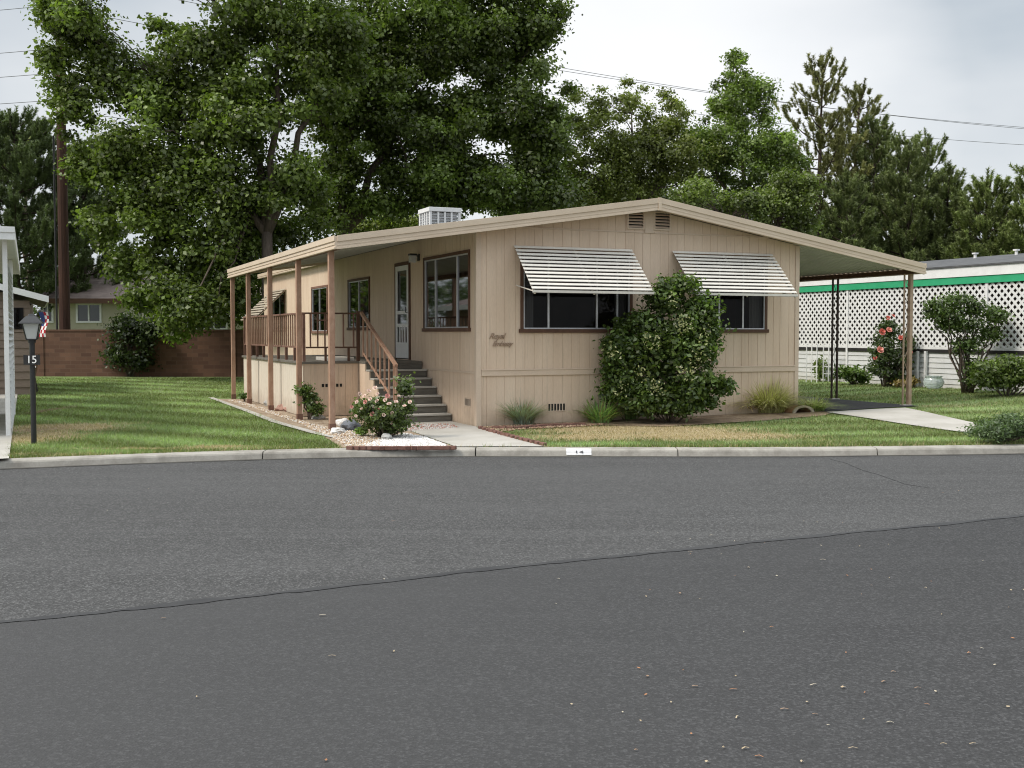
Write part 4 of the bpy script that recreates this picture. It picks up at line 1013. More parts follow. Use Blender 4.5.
shrub('small_weed', G(245,401,.02), [(244,396,4,4)], 'tiny green plant at the far end of the porch bed', leaf=.06, per=200, colr=(.05,.10,.03), clump_r=(.07,.12), stems=5, cat='plant')
shrub('low_plant', G(362,436,.02), [(362,431,8,5),(374,434,7,4)], 'low bright green leafy plant left of the pink rose bush', leaf=.05, per=260, colr=(.09,.17,.04), clump_r=(.06,.11), stems=6, cat='plant')

zr = .2
fl = [(882,332,-.5,0,1.5),(889,330,-.4,1,1.3),(880,350,-.5,1,1.6),(901,338,-.5,0,1.2),(888,318,-.2,0,1.0),(893,316,-.2,0,1),(875,358,-.4,0,.9),(911,352,-.4,0,.8)]
rose(at_u(886,12.6), [(884,352,18,24),(888,330,11,14),(895,362,20,18),(880,370,16,10),(906,345,9,18),(896,378,16,8)], 'tall dark rose bush with coral blooms in front of the white lattice', fl, [('coral',(.62,.16,.12)),('salmon',(.70,.30,.24))], leaf=.085, per=300, colr=(.035,.062,.026), clump_r=(.16,.28), fs=.10, stems=30)
shrub('round_shrub', at_u(855,12.7), [(853,373,15,11),(843,371,10,11),(862,378,9,7)], 'low dark green leafy shrub between the dark carport post and coral rose bush', leaf=.09, per=300, colr=(.05,.095,.025), clump_r=(.14,.24), stems=12)
shrub('dry_perennial', at_u(915,12.9), [(913,381,9,5),(900,383,7,4)], 'small yellowish plant at the foot of the lattice screened home', leaf=.06, per=200, colr=(.16,.14,.05), clump_r=(.1,.16), stems=8, cat='plant')
shrub('vase_shrub', at_u(967,12.4), [(945,312,22,16),(975,308,12,14),(995,315,13,14),(960,325,26,12),(990,333,14,12),(968,345,20,14,.8),(958,300,16,6),(935,305,8,8,.8),(970,372,11,18,.9)], 'tall vase shaped shrub with spreading limbs in front of the lattice', leaf=.075, per=300, colr=(.042,.078,.024), clump_r=(.16,.28), stems=20, stem_r=.028, dens=1.6)
shrub('clipped_hedge', at_u(1008,12.3), [(1000,374,22,18),(1025,374,25,18),(985,380,10,12),(1050,374,25,18),(1003,364,22,11),(1025,365,22,12),(985,370,12,12)], 'bushy green hedge at the right edge below the lattice', leaf=.08, per=320, colr=(.06,.10,.03), clump_r=(.18,.3), stems=14, dens=2.4, cat='hedge')
shrub('juniper', G(1000,441,.03), [(1000,428,32,14),(985,432,22,11),(1030,430,30,15),(1010,420,22,9)], 'low spreading blue green juniper beside the curb at the right', leaf=.05, per=420, colr=(.060,.105,.058), clump_r=(.10,.2), stems=16, dens=2.0, aspect=.3, cat='juniper')

# ------------------------------------------------------------------ rocks, bricks, gravel
def rock(px, py, s_, mat, label, name='rock', squash=.7, z=0.0, group='rocks in the porch bed'):
    import bmesh
    bm = bmesh.new(); bmesh.ops.create_icosphere(bm, subdivisions=3, radius=1); sd = random.random()*50
    for v in bm.verts:
        k2 = 1+.38*noise.noise(v.co*1.3+Vector((sd,0,0)))+.12*noise.noise(v.co*4+Vector((0,sd,0))); v.co *= k2; v.co.z *= squash; v.co *= s_
    me = bpy.data.meshes.new(name); bm.to_mesh(me); bm.free(); me.materials.append(mat)
    o = bpy.data.objects.new(name, me); COL.objects.link(o); p = G(px, py, z); o.location = (p.x, p.y, z+s_*squash*.6); o.rotation_euler = (0,0,random.random()*6); return prop(o, label, 'rock', group)
rock(351,431,.17,M['rockdark'],'dark blue grey rock left of the pink rose bush')
rock(343,426,.12,M['rockwhite'],'white rock resting behind the dark blue grey rock')
rock(338,434,.12,M['rockwhite'],'white rock just right of the front porch post', squash=.55)
rock(282,411,.14,M['rockpink'],'left of the two pinkish rocks by the porch skirting',squash=.6); rock(290,412,.13,M['rockpink'],'right of the two pinkish rocks by the porch skirting',squash=.6)
rock(271,406,.15,M['rockgrey'],'pale grey rock at the foot of the middle porch post',squash=.8)
rock(386,440,.09,M['rockgrey'],'small pale stone under the front of the pink rose bush')
rock(317,419,.16,M['rockgrey'],'flat pale stone between the first two porch posts',squash=.35)
# bricks as bed edging
def brick_line(pts, n, label, group, s_=(.072,.035,.040), jit=.25):
    P_ = [Vector(p) for p in pts]; seg = [(P_[i+1]-P_[i]).length for i in range(len(P_)-1)]; tot = sum(seg); first = None
    for k2 in range(n):
        d_ = tot*(k2+.5)/n; i = 0
        while i < len(seg)-1 and d_ > seg[i]: d_ -= seg[i]; i += 1
        dr_ = (P_[i+1]-P_[i]).normalized(); p = P_[i]+dr_*d_
        if first is None:
            b_ = MB(); b_.box(-s_[0],s_[0],-s_[1],s_[1],-.02,s_[2]); first = b_.build('edging_brick', M['brickred'], None, .008, label=label, cat='brick', group=group); o = first
        else: o = first.copy(); COL.objects.link(o)
        o.location = (p.x, p.y, terrain(p.x,p.y)+.015); o.rotation_euler = (random.uniform(-.08,.08), random.uniform(-.08,.08), math.atan2(dr_.y,dr_.x)+random.uniform(-jit,jit))
brick_line([G(479,429),G(500,435),G(522,441),G(546,447)], 15, 'one of the red bricks edging the right side of the concrete walk', 'red bricks along the concrete walk')
brick_line([G(492,429.5),G(515,430),G(545,427.5),G(585,426)], 15, 'one of the red bricks edging the bed under the left front window', 'red bricks in front of the house bed', s_=(.062,.035,.045), jit=.3)
brick_line([G(347,449.5),G(385,449.6),G(425,449.5),G(456,449.3)], 17, 'one of the scalloped brown bricks edging the rose bed along the curb', 'brown bricks along the rose bed', s_=(.050,.03,.034), jit=.45)
# gravel (white chips)
def gravel(name, poly_px, n, s_, mat_cols, label, zoff=.012):
    pts = [G(x,y) for x,y in poly_px]; xs_ = [p.x for p in pts]; ys_ = [p.y for p in pts]
    def inside(x,y):
        c = False; j = len(pts)-1
        for i in range(len(pts)):
            if (pts[i].y > y) != (pts[j].y > y) and x < (pts[j].x-pts[i].x)*(y-pts[i].y)/(pts[j].y-pts[i].y)+pts[i].x: c = not c
            j = i
        return c
    P = []
    while len(P) < n:
        x = random.uniform(min(xs_),max(xs_)); y = random.uniform(min(ys_),max(ys_))
        if inside(x,y): P.append((x,y,terrain(x,y)+zoff))
    P = np.array(P); base = np.array([(1,0,0),(-1,0,0),(0,1,0),(0,-1,0),(0,0,1),(0,0,-1)],dtype=float)
    fc = np.array([(0,2,4),(2,1,4),(1,3,4),(3,0,4),(2,0,5),(1,2,5),(3,1,5),(0,3,5)])
    co = P[:,None,:]+base[None]*(s_*(.5+rng.random((n,6,1))))*np.array([[[1,1,.7]]]); a = rng.random(n)*6.28
    f = (np.arange(n)[:,None,None]*6+fc[None]).reshape(-1,3)
    cs = np.array(mat_cols)[rng.integers(0,len(mat_cols),n)]*(.8+.35*rng.random((n,1)))
    mesh_np(name, co.reshape(-1,3), f, M['stone'], None, col=np.repeat(cs,6,axis=0), nper=3, kind='stuff', label=label, cat='gravel')
m, nt, b = new_mat('stones'); at = N(nt,'ShaderNodeAttribute',attribute_name='col'); nt.links.new(at.outputs['Color'], b.inputs['Base Color']); b.inputs['Roughness'].default_value = .9; M['stone'] = m
gravel('white_gravel', [(362,446),(382,440),(404,434),(425,438),(447,446),(440,448.4),(400,448.6),(370,448.4)], 2600, .022, [(.70,.68,.66),(.62,.60,.58),(.52,.50,.48)], 'white gravel chips in front of the rose bush')
gravel('grey_gravel', [(404,432),(412,425.5),(450,424.5),(460,428),(430,430)], 900, .020, [(.34,.32,.30),(.45,.43,.40),(.30,.14,.10)], 'grey gravel strip at the foot of the steps')
gravel('bark_chips', [(233,400),(262,408),(300,421),(340,431),(380,434),(380,447),(350,449),(335,440),(300,424),(255,409),(228,401)], 3600, .022, [(.40,.30,.20),(.30,.20,.13),(.50,.42,.32),(.55,.52,.48)], 'tan bark chips and pebbles in the porch bed')
gravel('bark_mulch', [(480,428.5),(500,433),(525,430),(590,427),(650,421),(740,416),(820,414),(820,409),(740,412),(590,422),(500,427)], 3200, .022, [(.20,.12,.08),(.30,.18,.12),(.36,.27,.18)], 'brown bark mulch in the bed along the house front', .02)
# litter on the road: dry needles and leaf bits
n = 110; co = []; cc = []
for i in range(n):
    if random.random() < .75: px, py = random.uniform(600,1060), 520+250*random.random()**1.1
    else: px, py = random.uniform(0,1024), random.uniform(470,765)
    p = G(px,py,ROADZ+.012); L = random.choice((.010,.014,.02,.035))*random.uniform(.7,1.2); a = random.uniform(-.6,.6)+(math.pi/2 if random.random()<.15 else 0); d_ = Vector((math.cos(a),math.sin(a),0)); s_ = Vector((-d_.y,d_.x,0))*random.choice((.0025,.004,.007 if L < .03 else .003))
    m_ = p+d_*L*.5+s_*random.uniform(-1.5,1.5)+Vector((0,0,.004)); e = p+d_*L
    co += [p-s_, m_-s_, m_+s_, p+s_, m_-s_, e-s_, e+s_, m_+s_]; c_ = random.choice(((.36,.28,.18),(.42,.37,.28),(.36,.17,.08),(.38,.31,.21),(.26,.17,.11))); cc += [c_]*8
mesh_np('dry_needle_litter', np.array([tuple(p) for p in co]), np.arange(len(co)).reshape(-1,4), M['stone'], None, col=np.array(cc), kind='stuff', label='dry needles and leaf bits scattered on the asphalt', cat='litter')

# ------------------------------------------------------------------ grass blades
def blocked(x, y):
    u, v = uv_of(x, y)
    if y < curbY(x)+CW+.0: return True
    if -2.93 < u < 6.8 and -.2 < v < 10.4: return True
    if -.1 < u < 6.8 and -.2 < v < 19: return True
    if 6.7 < u < 9.5 and v > -.6: return True
    if u < -7.28: return True
    return False
pf = [Vector(p).to_2d() if len(p) > 2 else Vector(p) for p in w]; pb = [Vector(p) for p in bed]; pfb = [Vector(p) for p in fb]; pap = [p.to_2d() for p in ap]
def inpoly(pts, x, y):
    c = False; j = len(pts)-1
    for i in range(len(pts)):
        if (pts[i].y > y) != (pts[j].y > y) and x < (pts[j].x-pts[i].x)*(y-pts[i].y)/(pts[j].y-pts[i].y)+pts[i].x: c = not c
        j = i
    return c
apc = [pap[0], pap[1], pap[2], pap[3]]
P = []; C_ = []; HT = []
tries = 0
while len(P) < 190000 and tries < 420000:
    tries += 1
    y = 14.0+26*random.random()**2.3; x = random.uniform(-.50*y-.3, .50*y+.5)
    if blocked(x,y) or inpoly(pf,x,y) or inpoly(pb,x,y) or inpoly(pfb,x,y) or inpoly(apc,x,y): continue
    d_, s_, st_ = fields(x,y); nz = noise.noise(Vector((x*2.2,y*2.2,0)))*.5+noise.noise(Vector((x*9,y*9,4)))*.3
    if s_+nz*.5 > .52 and random.random() < .85: continue
    dry = random.random() < min(1, max(0, (d_+nz*.45)*1.9-.28))
    if dry: c_ = (random.uniform(.30,.50),)*1; c_ = (c_[0], c_[0]*.80, c_[0]*.48)
    else:
        g_ = random.uniform(.6,1.35)*(.72+1.25*st_)*(1+.5*nz)*(1.12 if x < -2 else 1); c_ = (.145*g_+.05*random.random(), .215*g_, .062*g_+.05*st_)
    P.append((x,y,terrain(x,y))); C_.append(c_); HT.append((.022 if dry else .036)*(1+.9*max(0,nz)) * (1+.0*y))
for _ in range(9000):                        # longer ragged tufts along the curb and the beds
    x = random.uniform(-9.5, 9.5); y = curbY(x)+CW+abs(random.gauss(0,.07))-.015
    if inpoly(pf,x,y) or inpoly(pb,x,y) or blocked(x,y+.05) or noise.noise(Vector((x*1.7,0,8)))+random.uniform(-.3,.3) < -.05: continue
    g_ = random.uniform(.7,1.3); P.append((x,y,terrain(x,y))); C_.append((.15*g_,.21*g_,.06*g_) if random.random() < .7 else (.38*g_,.31*g_,.18*g_)); HT.append(random.uniform(.035,.075))
P = np.array(P); C_ = np.array(C_); HT = np.array(HT)*(.6+.8*rng.random(len(P))); n = len(P)
a = rng.random(n)*6.28; wdt = .0045*(P[:,1]/15)
sd = np.stack([np.cos(a),np.sin(a),np.zeros(n)],axis=1)*wdt[:,None]; ln = np.stack([rng.normal(size=n)*.45,rng.normal(size=n)*.45,np.ones(n)],axis=1)*HT[:,None]
co = np.stack([P-sd,P+sd,P+ln],axis=1).reshape(-1,3)
mesh_np('grass', co, np.arange(3*n).reshape(-1,3), M['blade'], None, col=np.repeat(C_,3,axis=0), nper=3, kind='stuff', label='short mown grass of the front and side lawns', cat='grass')
# taller tufts on lawn edges along the curb
# ------------------------------------------------------------------ lamp post with number 15
lp = empty('lamp_post', G(34,444,0), 0, 'black garden lamp post carrying the number 15 on the left lawn', 'lamp post')
m_ = MB(); m_.tube([(0,0,-.05),(0,0,1.46)], .038, 12); m_.tube([(0,0,1.46),(0,0,1.50)], .055, 12); m_.build('pole', M['black'], lp, smooth=False)
la = MB(); 
def frus(mb, r0, r1, z0, z1): 
    mb.hexa([(-r0,-r0,z0),(r0,-r0,z0),(r0,r0,z0),(-r0,r0,z0),(-r1,-r1,z1),(r1,-r1,z1),(r1,r1,z1),(-r1,r1,z1)])
frus(la,.075,.075,1.50,1.515)
for sx_ in (-1,1):
    for sy_ in (-1,1): la.bar((sx_*.07,sy_*.07,1.515),(sx_*.115,sy_*.115,1.735),.012,.012)
lant = la.build('lantern', M['black'], lp); lant.rotation_euler = (0,0,.3)
m_ = MB(); frus(m_,.066,.108,1.517,1.733); m_.build('lamp_glass', M['lantern'], lant)
m_ = MB(); frus(m_,.165,.15,1.735,1.75); frus(m_,.15,.07,1.75,1.84); frus(m_,.05,.03,1.84,1.875); m_.build('lamp_roof', M['black'], lant, .003)
m_ = MB(); m_.box(-.105,.13,-.055,-.041,1.145,1.285); m_.build('number_plate', M['black'], lp)
text_mesh('number', '15', .155, M['inkwhite'], lp, Matrix.Translation((.015,-.060,1.215)) @ rotx, 0, .003, 1.0)
text_mesh('lamp_number_mark', ',', .09, M['inkwhite'], lp, Matrix.Translation((.07,-.060,1.14)) @ rotx, 0, .002)

# painted number on the curb
x0 = G(566,452,-.05).x; x1 = G(591,452,-.05).x; cn = empty('curb_number', (( x0+x1)/2, curbY((x0+x1)/2), 0), 0, 'white painted patch with the number 14 on the curb face', 'curb number')
m_ = MB(); hw = (x1-x0)/2; dydx = (curbY(x1)-curbY(x0))/(x1-x0)
pr = [(-.003,ROADZ+.022),(.010,-.055),(.017,-.031),(.032,-.010),(.058,.002)]
for i in range(len(pr)-1): m_.quad((-hw,pr[i][0]-dydx*hw,pr[i][1]),(hw,pr[i][0]+dydx*hw,pr[i][1]),(hw,pr[i+1][0]+dydx*hw,pr[i+1][1]),(-hw,pr[i+1][0]-dydx*hw,pr[i+1][1]))
m_.build('paint_patch', M['paint'], cn)
text_mesh('number', '14', .056, M['ink'], cn, Matrix.Translation((0,.006,-.040)) @ Matrix.Rotation(R(66),4,'X') @ Matrix.Scale(2.2,4,(1,0,0)), 0, .002, 1.1)

# ------------------------------------------------------------------ neighbour on the right: lattice screened home
nr_ = house_frame('lattice_home', 'white mobile home with green stripe and lattice screened side at the right', 'mobile home')
NU = 13.4; V0, V1 = -3.0, 24.0; zg = .24
m_ = MB(); z = zg
while z < 1.08:                               # lap siding
    m_.hexa([(NU-.0,V0,z),(NU+.05,V0,z),(NU+.05,V1,z),(NU,V1,z),(NU+.018,V0,z+.125),(NU+.05,V0,z+.125),(NU+.05,V1,z+.125),(NU+.018,V1,z+.125)]); z += .127
m_.build('siding', M['whitelap'], nr_)
m_ = MB(); s_ = .132; zb, zt = 1.24, 2.76; hh = zt-zb; wd = .058
def lat(sgn, xo):
    v = V0-hh
    while v < V1:
        a = Vector((NU+xo, v, zb)) if sgn > 0 else Vector((NU+xo, v+hh, zb)); b_ = Vector((NU+xo, v+hh, zt)) if sgn > 0 else Vector((NU+xo, v, zt))
        lo, hi = V0, V1                        # clip to the panel
        def clip(p, q, lim): t = (lim-p.y)/(q.y-p.y); return p.lerp(q, t)
        if a.y < lo and b_.y < lo or a.y > hi and b_.y > hi: v += s_*math.sqrt(2); continue
        if a.y < lo: a = clip(a,b_,lo)
        if b_.y < lo: b_ = clip(a,b_,lo)
        if a.y > hi: a = clip(a,b_,hi)
        if b_.y > hi: b_ = clip(a,b_,hi)
        if (a-b_).length > .05: m_.bar(a, b_, .006, wd, (0,0,1) if False else (1,0,0)) if False else m_.hexa([a+Vector((-.003,0,-wd*.7)),a+Vector((.003,0,-wd*.7)),b_+Vector((.003,0,-wd*.7)),b_+Vector((-.003,0,-wd*.7)),a+Vector((-.003,0,wd*.7)),a+Vector((.003,0,wd*.7)),b_+Vector((.003,0,wd*.7)),b_+Vector((-.003,0,wd*.7))])
        v += s_*math.sqrt(2)
lat(1,-.004); lat(-1,.006); m_.box(NU-.012,NU+.014,V0,V1,zb-.04,zb+.03); m_.build('lattice_screen', M['pvc'], nr_)
m_ = MB()
v = V0
while v <= V1+.01: m_ = MB(); m_.box(NU-.03,NU+.02,v-.035,v+.035,zg,zt+.02); m_.build('screen_post', M['white'], nr_); v += 2.4
m_ = MB(); m_.box(NU-.022,NU+.03,V0,V1,1.12,1.20); m_.build('shadow_gap_strip', M['dark'], nr_)  # dark strip standing in for the shadow gap below the lattice
m_ = MB(); m_.box(NU-.05,NU+.03,V0-.1,V1,2.76,2.93); m_.build('green_stripe', M['green'], nr_)
m_ = MB(); m_.box(NU-.07,NU+.03,V0-.12,V1,2.932,3.16); m_.build('fascia', M['white'], nr_)
m_ = MB(); m_.hexa([(NU-.1,V0-.15,3.162),(NU+4.2,V0-.15,3.66),(NU+4.2,V1,3.66),(NU-.1,V1,3.162),(NU-.1,V0-.15,3.20),(NU+4.2,V0-.15,3.74),(NU+4.2,V1,3.74),(NU-.1,V1,3.20)])
m_.hexa([(NU+4.202,V0-.15,3.66),(NU+9,V0-.15,3.1),(NU+9,V1,3.1),(NU+4.202,V1,3.66),(NU+4.202,V0-.15,3.74),(NU+9,V0-.15,3.18),(NU+9,V1,3.18),(NU+4.202,V1,3.74)])
nroof = m_.build('roof', M['roofing'], nr_)
for vv in (4.2, 5.6): 
    m_ = MB(); m_.tube([(NU+3.5,vv,3.6),(NU+3.5,vv,3.76)], .04, 10); m_.box(NU+3.44,NU+3.56,vv-.06,vv+.06,3.76,3.80); m_.build('roof_vent', M['white'], nroof)
m_ = MB(); m_.box(NU+1.9,NU+8.9,V0,V1,zg,3.15); m_.build('wall', M['lap15'], nr_); 
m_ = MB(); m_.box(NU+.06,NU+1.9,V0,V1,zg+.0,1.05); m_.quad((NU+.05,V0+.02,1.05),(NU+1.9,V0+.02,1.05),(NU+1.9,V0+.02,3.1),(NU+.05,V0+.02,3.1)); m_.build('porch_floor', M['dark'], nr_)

# white garden arch in front of it
ar = empty('garden_arch', H(12.9,15.2,.24), TH, 'white arched garden trellis in front of the lattice by the house corner', 'garden arch')
for dv in (-.75,.75):
    m_ = MB()
    for du in (-.2,.2): m_.tube([(du,dv,0),(du,dv,1.75)], .022, 6)
    for z in np.arange(.25,1.7,.22): m_.tube([(-.2,dv,z),(.2,dv,z)], .012, 5)
    m_.tube([(0,dv,.2),(0,dv,1.7)], .012, 5)
    m_.build('trellis_side', M['white'], ar)
m_ = MB()
for du in (-.2,.2): m_.tube([(du,.75*math.cos(a),1.75+.62*math.sin(a)) for a in np.linspace(0,math.pi,13)], .02, 6)
for a in np.linspace(.2,math.pi-.2,8): m_.tube([(-.2,.75*math.cos(a),1.75+.62*math.sin(a)),(.2,.75*math.cos(a),1.75+.62*math.sin(a))], .012, 5)
m_.build('arch_top', M['white'], ar)
# white ladder trellises along the siding
tr0 = None
for (px, z_) in ((812,.24),(829,.24)):
    p = D(px, 333, 30.5); m_ = MB()
    o = empty('plant_trellis', (p.x, p.y, .24), TH+math.pi/2, ('left' if px < 820 else 'right')+' one of two low white trellis panels seen beyond the house corner', 'trellis', 'low white trellis panels')
    for du in (-.22,0,.22): m_.box(du-.012,du+.012,-.01,.01,0,1.05)
    for z in (.25,.45,.65,.85,1.03): m_.box(-.24,.24,-.022,-.011,z-.012,z+.012)
    m_.build('trellis_slats', M['white'], o)
shrub('climber_plant', D(820,333,31)*1.0-Vector((0,0,1.4)), [(820,368,6,13)], 'green climbing plant between the two low white trellis panels', leaf=.09, per=200, colr=(.08,.13,.04), clump_r=(.12,.2), stems=6, cat='plant')
# glass bowl planter
gbp = at_u(934,12.9); gb_ = empty('glass_bowl', gbp, 0, 'round clear glass bowl standing by the white siding', 'bowl')
m_ = MB(); m_.lathe([(.10,0),(.20,.06),(.25,.16),(.22,.25),(.18,.29),(.23,.32),(.21,.32),(.16,.285)], n=18); m_.build('bowl_body', M['bowl'], gb_, smooth=True)
# downspouts
dsp = house_frame('downspout', 'white downspout pipe on the siding right of the coral rose bush', 'downspout')
m_ = MB(); m_.box(NU-.10,NU-.04,3.60,3.66,.24,1.15); m_.box(NU-.10,NU-.04,3.88,3.94,.24,1.15); m_.build('pipe', M['white'], dsp)

# ------------------------------------------------------------------ neighbour on the left: number 15
n15 = house_frame('neighbour_home', 'taupe lap sided home with white carport at the left edge', 'mobile home')
m_ = MB(); u0, u1, vv = -14.5, -6.95, 13.8; z = 0
def top15(u): return 2.46+.30*(u1+.25-u)*.9 if u > -11 else 2.46+.30*(u1+.25+11)*.9-.3*(-11-u)*.9
while z < 3.6:
    a1 = u1; 
    # gable clips the courses
    if z+.2 > top15(u1):
        a1 = u1+.25-(z+.2-2.46)/.27
    if a1 < u0+1: break
    m_.hexa([(u0,vv-.03,z),(a1,vv-.03,z),(a1,vv,z),(u0,vv,z),(u0,vv-.006,z+.2),(a1,vv-.006,z+.2),(a1,vv,z+.2),(u0,vv,z+.2)]); z += .203
m_.box(u0,u1,vv+.001,vv+7,0,2.4); m_.build('wall', M['lap15'], n15)
m_ = MB(); ue = u1+.42
def rf(ua,ub,t0,t1,v0,v1):
    a_, b_ = top15(ua), top15(ub); m_.hexa([(ua,v0,a_+t0),(ub,v0,b_+t0),(ub,v1,b_+t0),(ua,v1,a_+t0),(ua,v0,a_+t1),(ub,v0,b_+t1),(ub,v1,b_+t1),(ua,v1,a_+t1)])
rf(-11,ue,-.02,.14,vv-.30,vv-.26); rf(u0-.3,-11.001,-.02,.14,vv-.30,vv-.26); m_.box(ue,ue+.03,vv-.30,vv+7,top15(ue)-.02,top15(ue)+.14); m_.build('fascia', M['white'], n15)
m_ = MB(); rf(-11,ue,.0,.10,vv-.258,vv+7); rf(u0-.3,-11.001,.0,.10,vv-.258,vv+7); m_.build('roof', M['brownroof'], n15)
# carport with slatted side screen
CU = -7.30; CV0, CV1 = 1.1, 12.0; CZ = 3.02
m_ = MB(); m_.box(CU-6,CU+.12,CV0-.25,CV1,CZ+.0,CZ+.05); m_.build('carport_roof', M['soffit'], n15)
m_ = MB(); m_.box(CU-6,CU+.15,CV0-.30,CV0-.252,CZ-.02,CZ+.17); m_.box(CU-6,CU+.15,CV0-.315,CV0-.301,CZ+.09,CZ+.175); m_.box(CU+.122,CU+.15,CV0-.25,CV1,CZ-.02,CZ+.17); m_.build('carport_fascia', M['white'], n15, .004)
m_ = MB(); m_.box(CU-.035,CU+.035,CV0-.035,CV0+.035,0,CZ-.001); m_.build('carport_post', M['white'], n15, .006)
m_ = MB(); m_.box(CU-.05,CU+.05,CV0+4.95,CV0+5.05,0,CZ-.001); m_.build('carport_post', M['white'], n15, .006)
m_ = MB(); z = .12
while z < CZ-.3:
    m_.hexa([(CU+.04,CV0+.06,z),(CU+.05,CV0+.06,z),(CU+.05,CV0+4.94,z),(CU+.04,CV0+4.94,z),(CU-.03,CV0+.06,z+.10),(CU-.02,CV0+.06,z+.10),(CU-.02,CV0+4.94,z+.10),(CU-.03,CV0+4.94,z+.10)]); z += .105
m_.build('slat_screen', M['slat15'], n15)
m_ = MB(); m_.box(u1-.55,u1-.15,vv-.045,vv-.032,1.7,2.25); m_.build('window', M['glass'], n15)

# patio chairs by the neighbour
def patio_chair(px, py, rot, label):
    c = empty('patio_chair', G(px,py,.03), rot, label, 'chair', 'wicker patio chairs')
    m_ = MB(); m_.box(-.24,.24,-.24,.24,.40,.45); m_.build('seat', M['wicker'], c, .01)
    m_ = MB(); m_.hexa([(-.23,.21,.45),(.23,.21,.45),(.23,.25,.45),(-.23,.25,.45),(-.20,.33,1.02),(.20,.33,1.02),(.20,.36,1.02),(-.20,.36,1.02)]); m_.build('backrest', M['wicker'], c, .01)
    for sx_ in (-1,1):
        for sy_ in (-1,1):
            m_ = MB(); m_.tube([(sx_*.22,sy_*.22,.40),(sx_*.26,sy_*.28,0)], .014, 6); m_.build('leg', M['black'], c)
        m_ = MB(); m_.tube([(sx_*.25,.24,.45),(sx_*.27,.22,.66),(sx_*.28,-.20,.66),(sx_*.25,-.24,.42)], .013, 6); m_.build('armrest', M['black'], c)
patio_chair(26,392,-1.2,'brown backed patio chair standing just right of the white carport post')
patio_chair(8,391,1.4,'dark patio chair half hidden at the left edge of the photo')
# hanging red and white flag
fl_ = empty('hanging_flag', D(43,312,28.4), 0, 'small red, white and blue flag hanging at the corner of the left neighbour', 'flag')
m_ = MB(); cols_ = ['cloth','white']; 
def fpt(a, z): return (a+.03*math.sin(z*9), .05*math.sin(z*7+a*9), -z)
fm = MB()
for i in range(7):
    for j in range(4):
        fm.quad(fpt(-.1+.05*j,i*.09),fpt(-.05+.05*j,i*.09),fpt(-.05+.05*j,(i+1)*.09),fpt(-.1+.05*j,(i+1)*.09), (i//1+j) % 2 if i > 3 else (2 if j < 2 else (i+j) % 2))
M['blue'] = plain('blue_cloth', (.03,.05,.18)); fm.build('flag_cloth', [M['cloth'], M['white'], M['blue']], fl_)
m_ = MB(); m_.tube([(-.16,0,.02),(.16,0,.02)], .010, 6); m_.tube([(0,0,.02),(-.5,.35,.25)], .008, 6); m_.build('flag_pole', M['black'], fl_)

# ------------------------------------------------------------------ houses beyond the block wall
def far_house(name, label, pxl, pxr, depth, eave_py, ridge_py, wins, wall='creamwall', group='houses beyond the block wall', dp=8, trim='white'):
    a = D(pxl, eave_py, depth); b_ = D(pxr, eave_py, depth); ze = a.z; zr_ = D(pxl, ridge_py, depth+dp/2).z
    o = empty(name, (a.x, depth, 0), 0, label, 'house', group); L = b_.x-a.x
    m_ = MB(); m_.box(0,L,0,dp,0,ze); 
    for x in (0, L): m_.poly([(x,0,ze),(x,dp,ze),(x,dp/2,zr_-.05)])
    m_.build('wall', M[wall], o)
    m_ = MB(); e = .45; 
    m_.hexa([(-e,-e,ze-.08),(L+e,-e,ze-.08),(L+e,dp/2,zr_),(-e,dp/2,zr_),(-e,-e,ze+.04),(L+e,-e,ze+.04),(L+e,dp/2,zr_+.12),(-e,dp/2,zr_+.12)])
    m_.hexa([(-e,dp/2+.001,zr_),(L+e,dp/2+.001,zr_),(L+e,dp+e,ze-.08),(-e,dp+e,ze-.08),(-e,dp/2+.001,zr_+.12),(L+e,dp/2+.001,zr_+.12),(L+e,dp+e,ze+.04),(-e,dp+e,ze+.04)])
    m_.build('roof', M['brownroof'], o); m_ = MB(); m_.box(-e,L+e,-e-.03,-e-.001,ze-.16,ze+.05); m_.build('fascia', M['brown' if trim == 'brown' else 'white'], o)
    for (x0,x1,y0,y1) in wins:
        p = D(x0,y0,depth); q = D(x1,y1,depth); X0, X1, Z1, Z0 = p.x-a.x, q.x-a.x, p.z, q.z
        m_ = MB(); t = .08
        for (i0,i1,j0,j1) in ((X0-t,X1+t,Z1,Z1+t),(X0-t,X1+t,Z0-t,Z0),(X0-t,X0,Z0,Z1),(X1,X1+t,Z0,Z1),((X0+X1)/2-.03,(X0+X1)/2+.03,Z0,Z1)): m_.box(i0,i1,-.05,-.002,j0,j1)
        w_ = m_.build('window', M['white'], o); m_ = MB(); m_.quad((X0,-.012,Z0),(X1,-.012,Z0),(X1,-.012,Z1),(X0,-.012,Z1)); m_.build('pane', M['farpane'], w_)
m, nt, b = new_mat('far_pane'); b.inputs['Base Color'].default_value = (.05,.055,.06,1); b.inputs['Roughness'].default_value = .12; b.inputs['Specular IOR Level'].default_value = .8; M['farpane'] = m
far_house('far_house', 'cream house with grey brown roof behind the utility pole', 42, 128, 47, 300, 270, [(78,100,305,321),(44,52,304,321)], trim='brown')
far_house('far_house', 'cream house with two dark white framed windows right of the wall shrub', 150, 262, 50, 314, 288, [(176,199,316,328),(202,226,316,328)])
far_house('far_house', 'pinkish beige two storey house glimpsed through the branches', 190, 240, 66, 276, 262, [(205,215,282,290)], wall='siding')

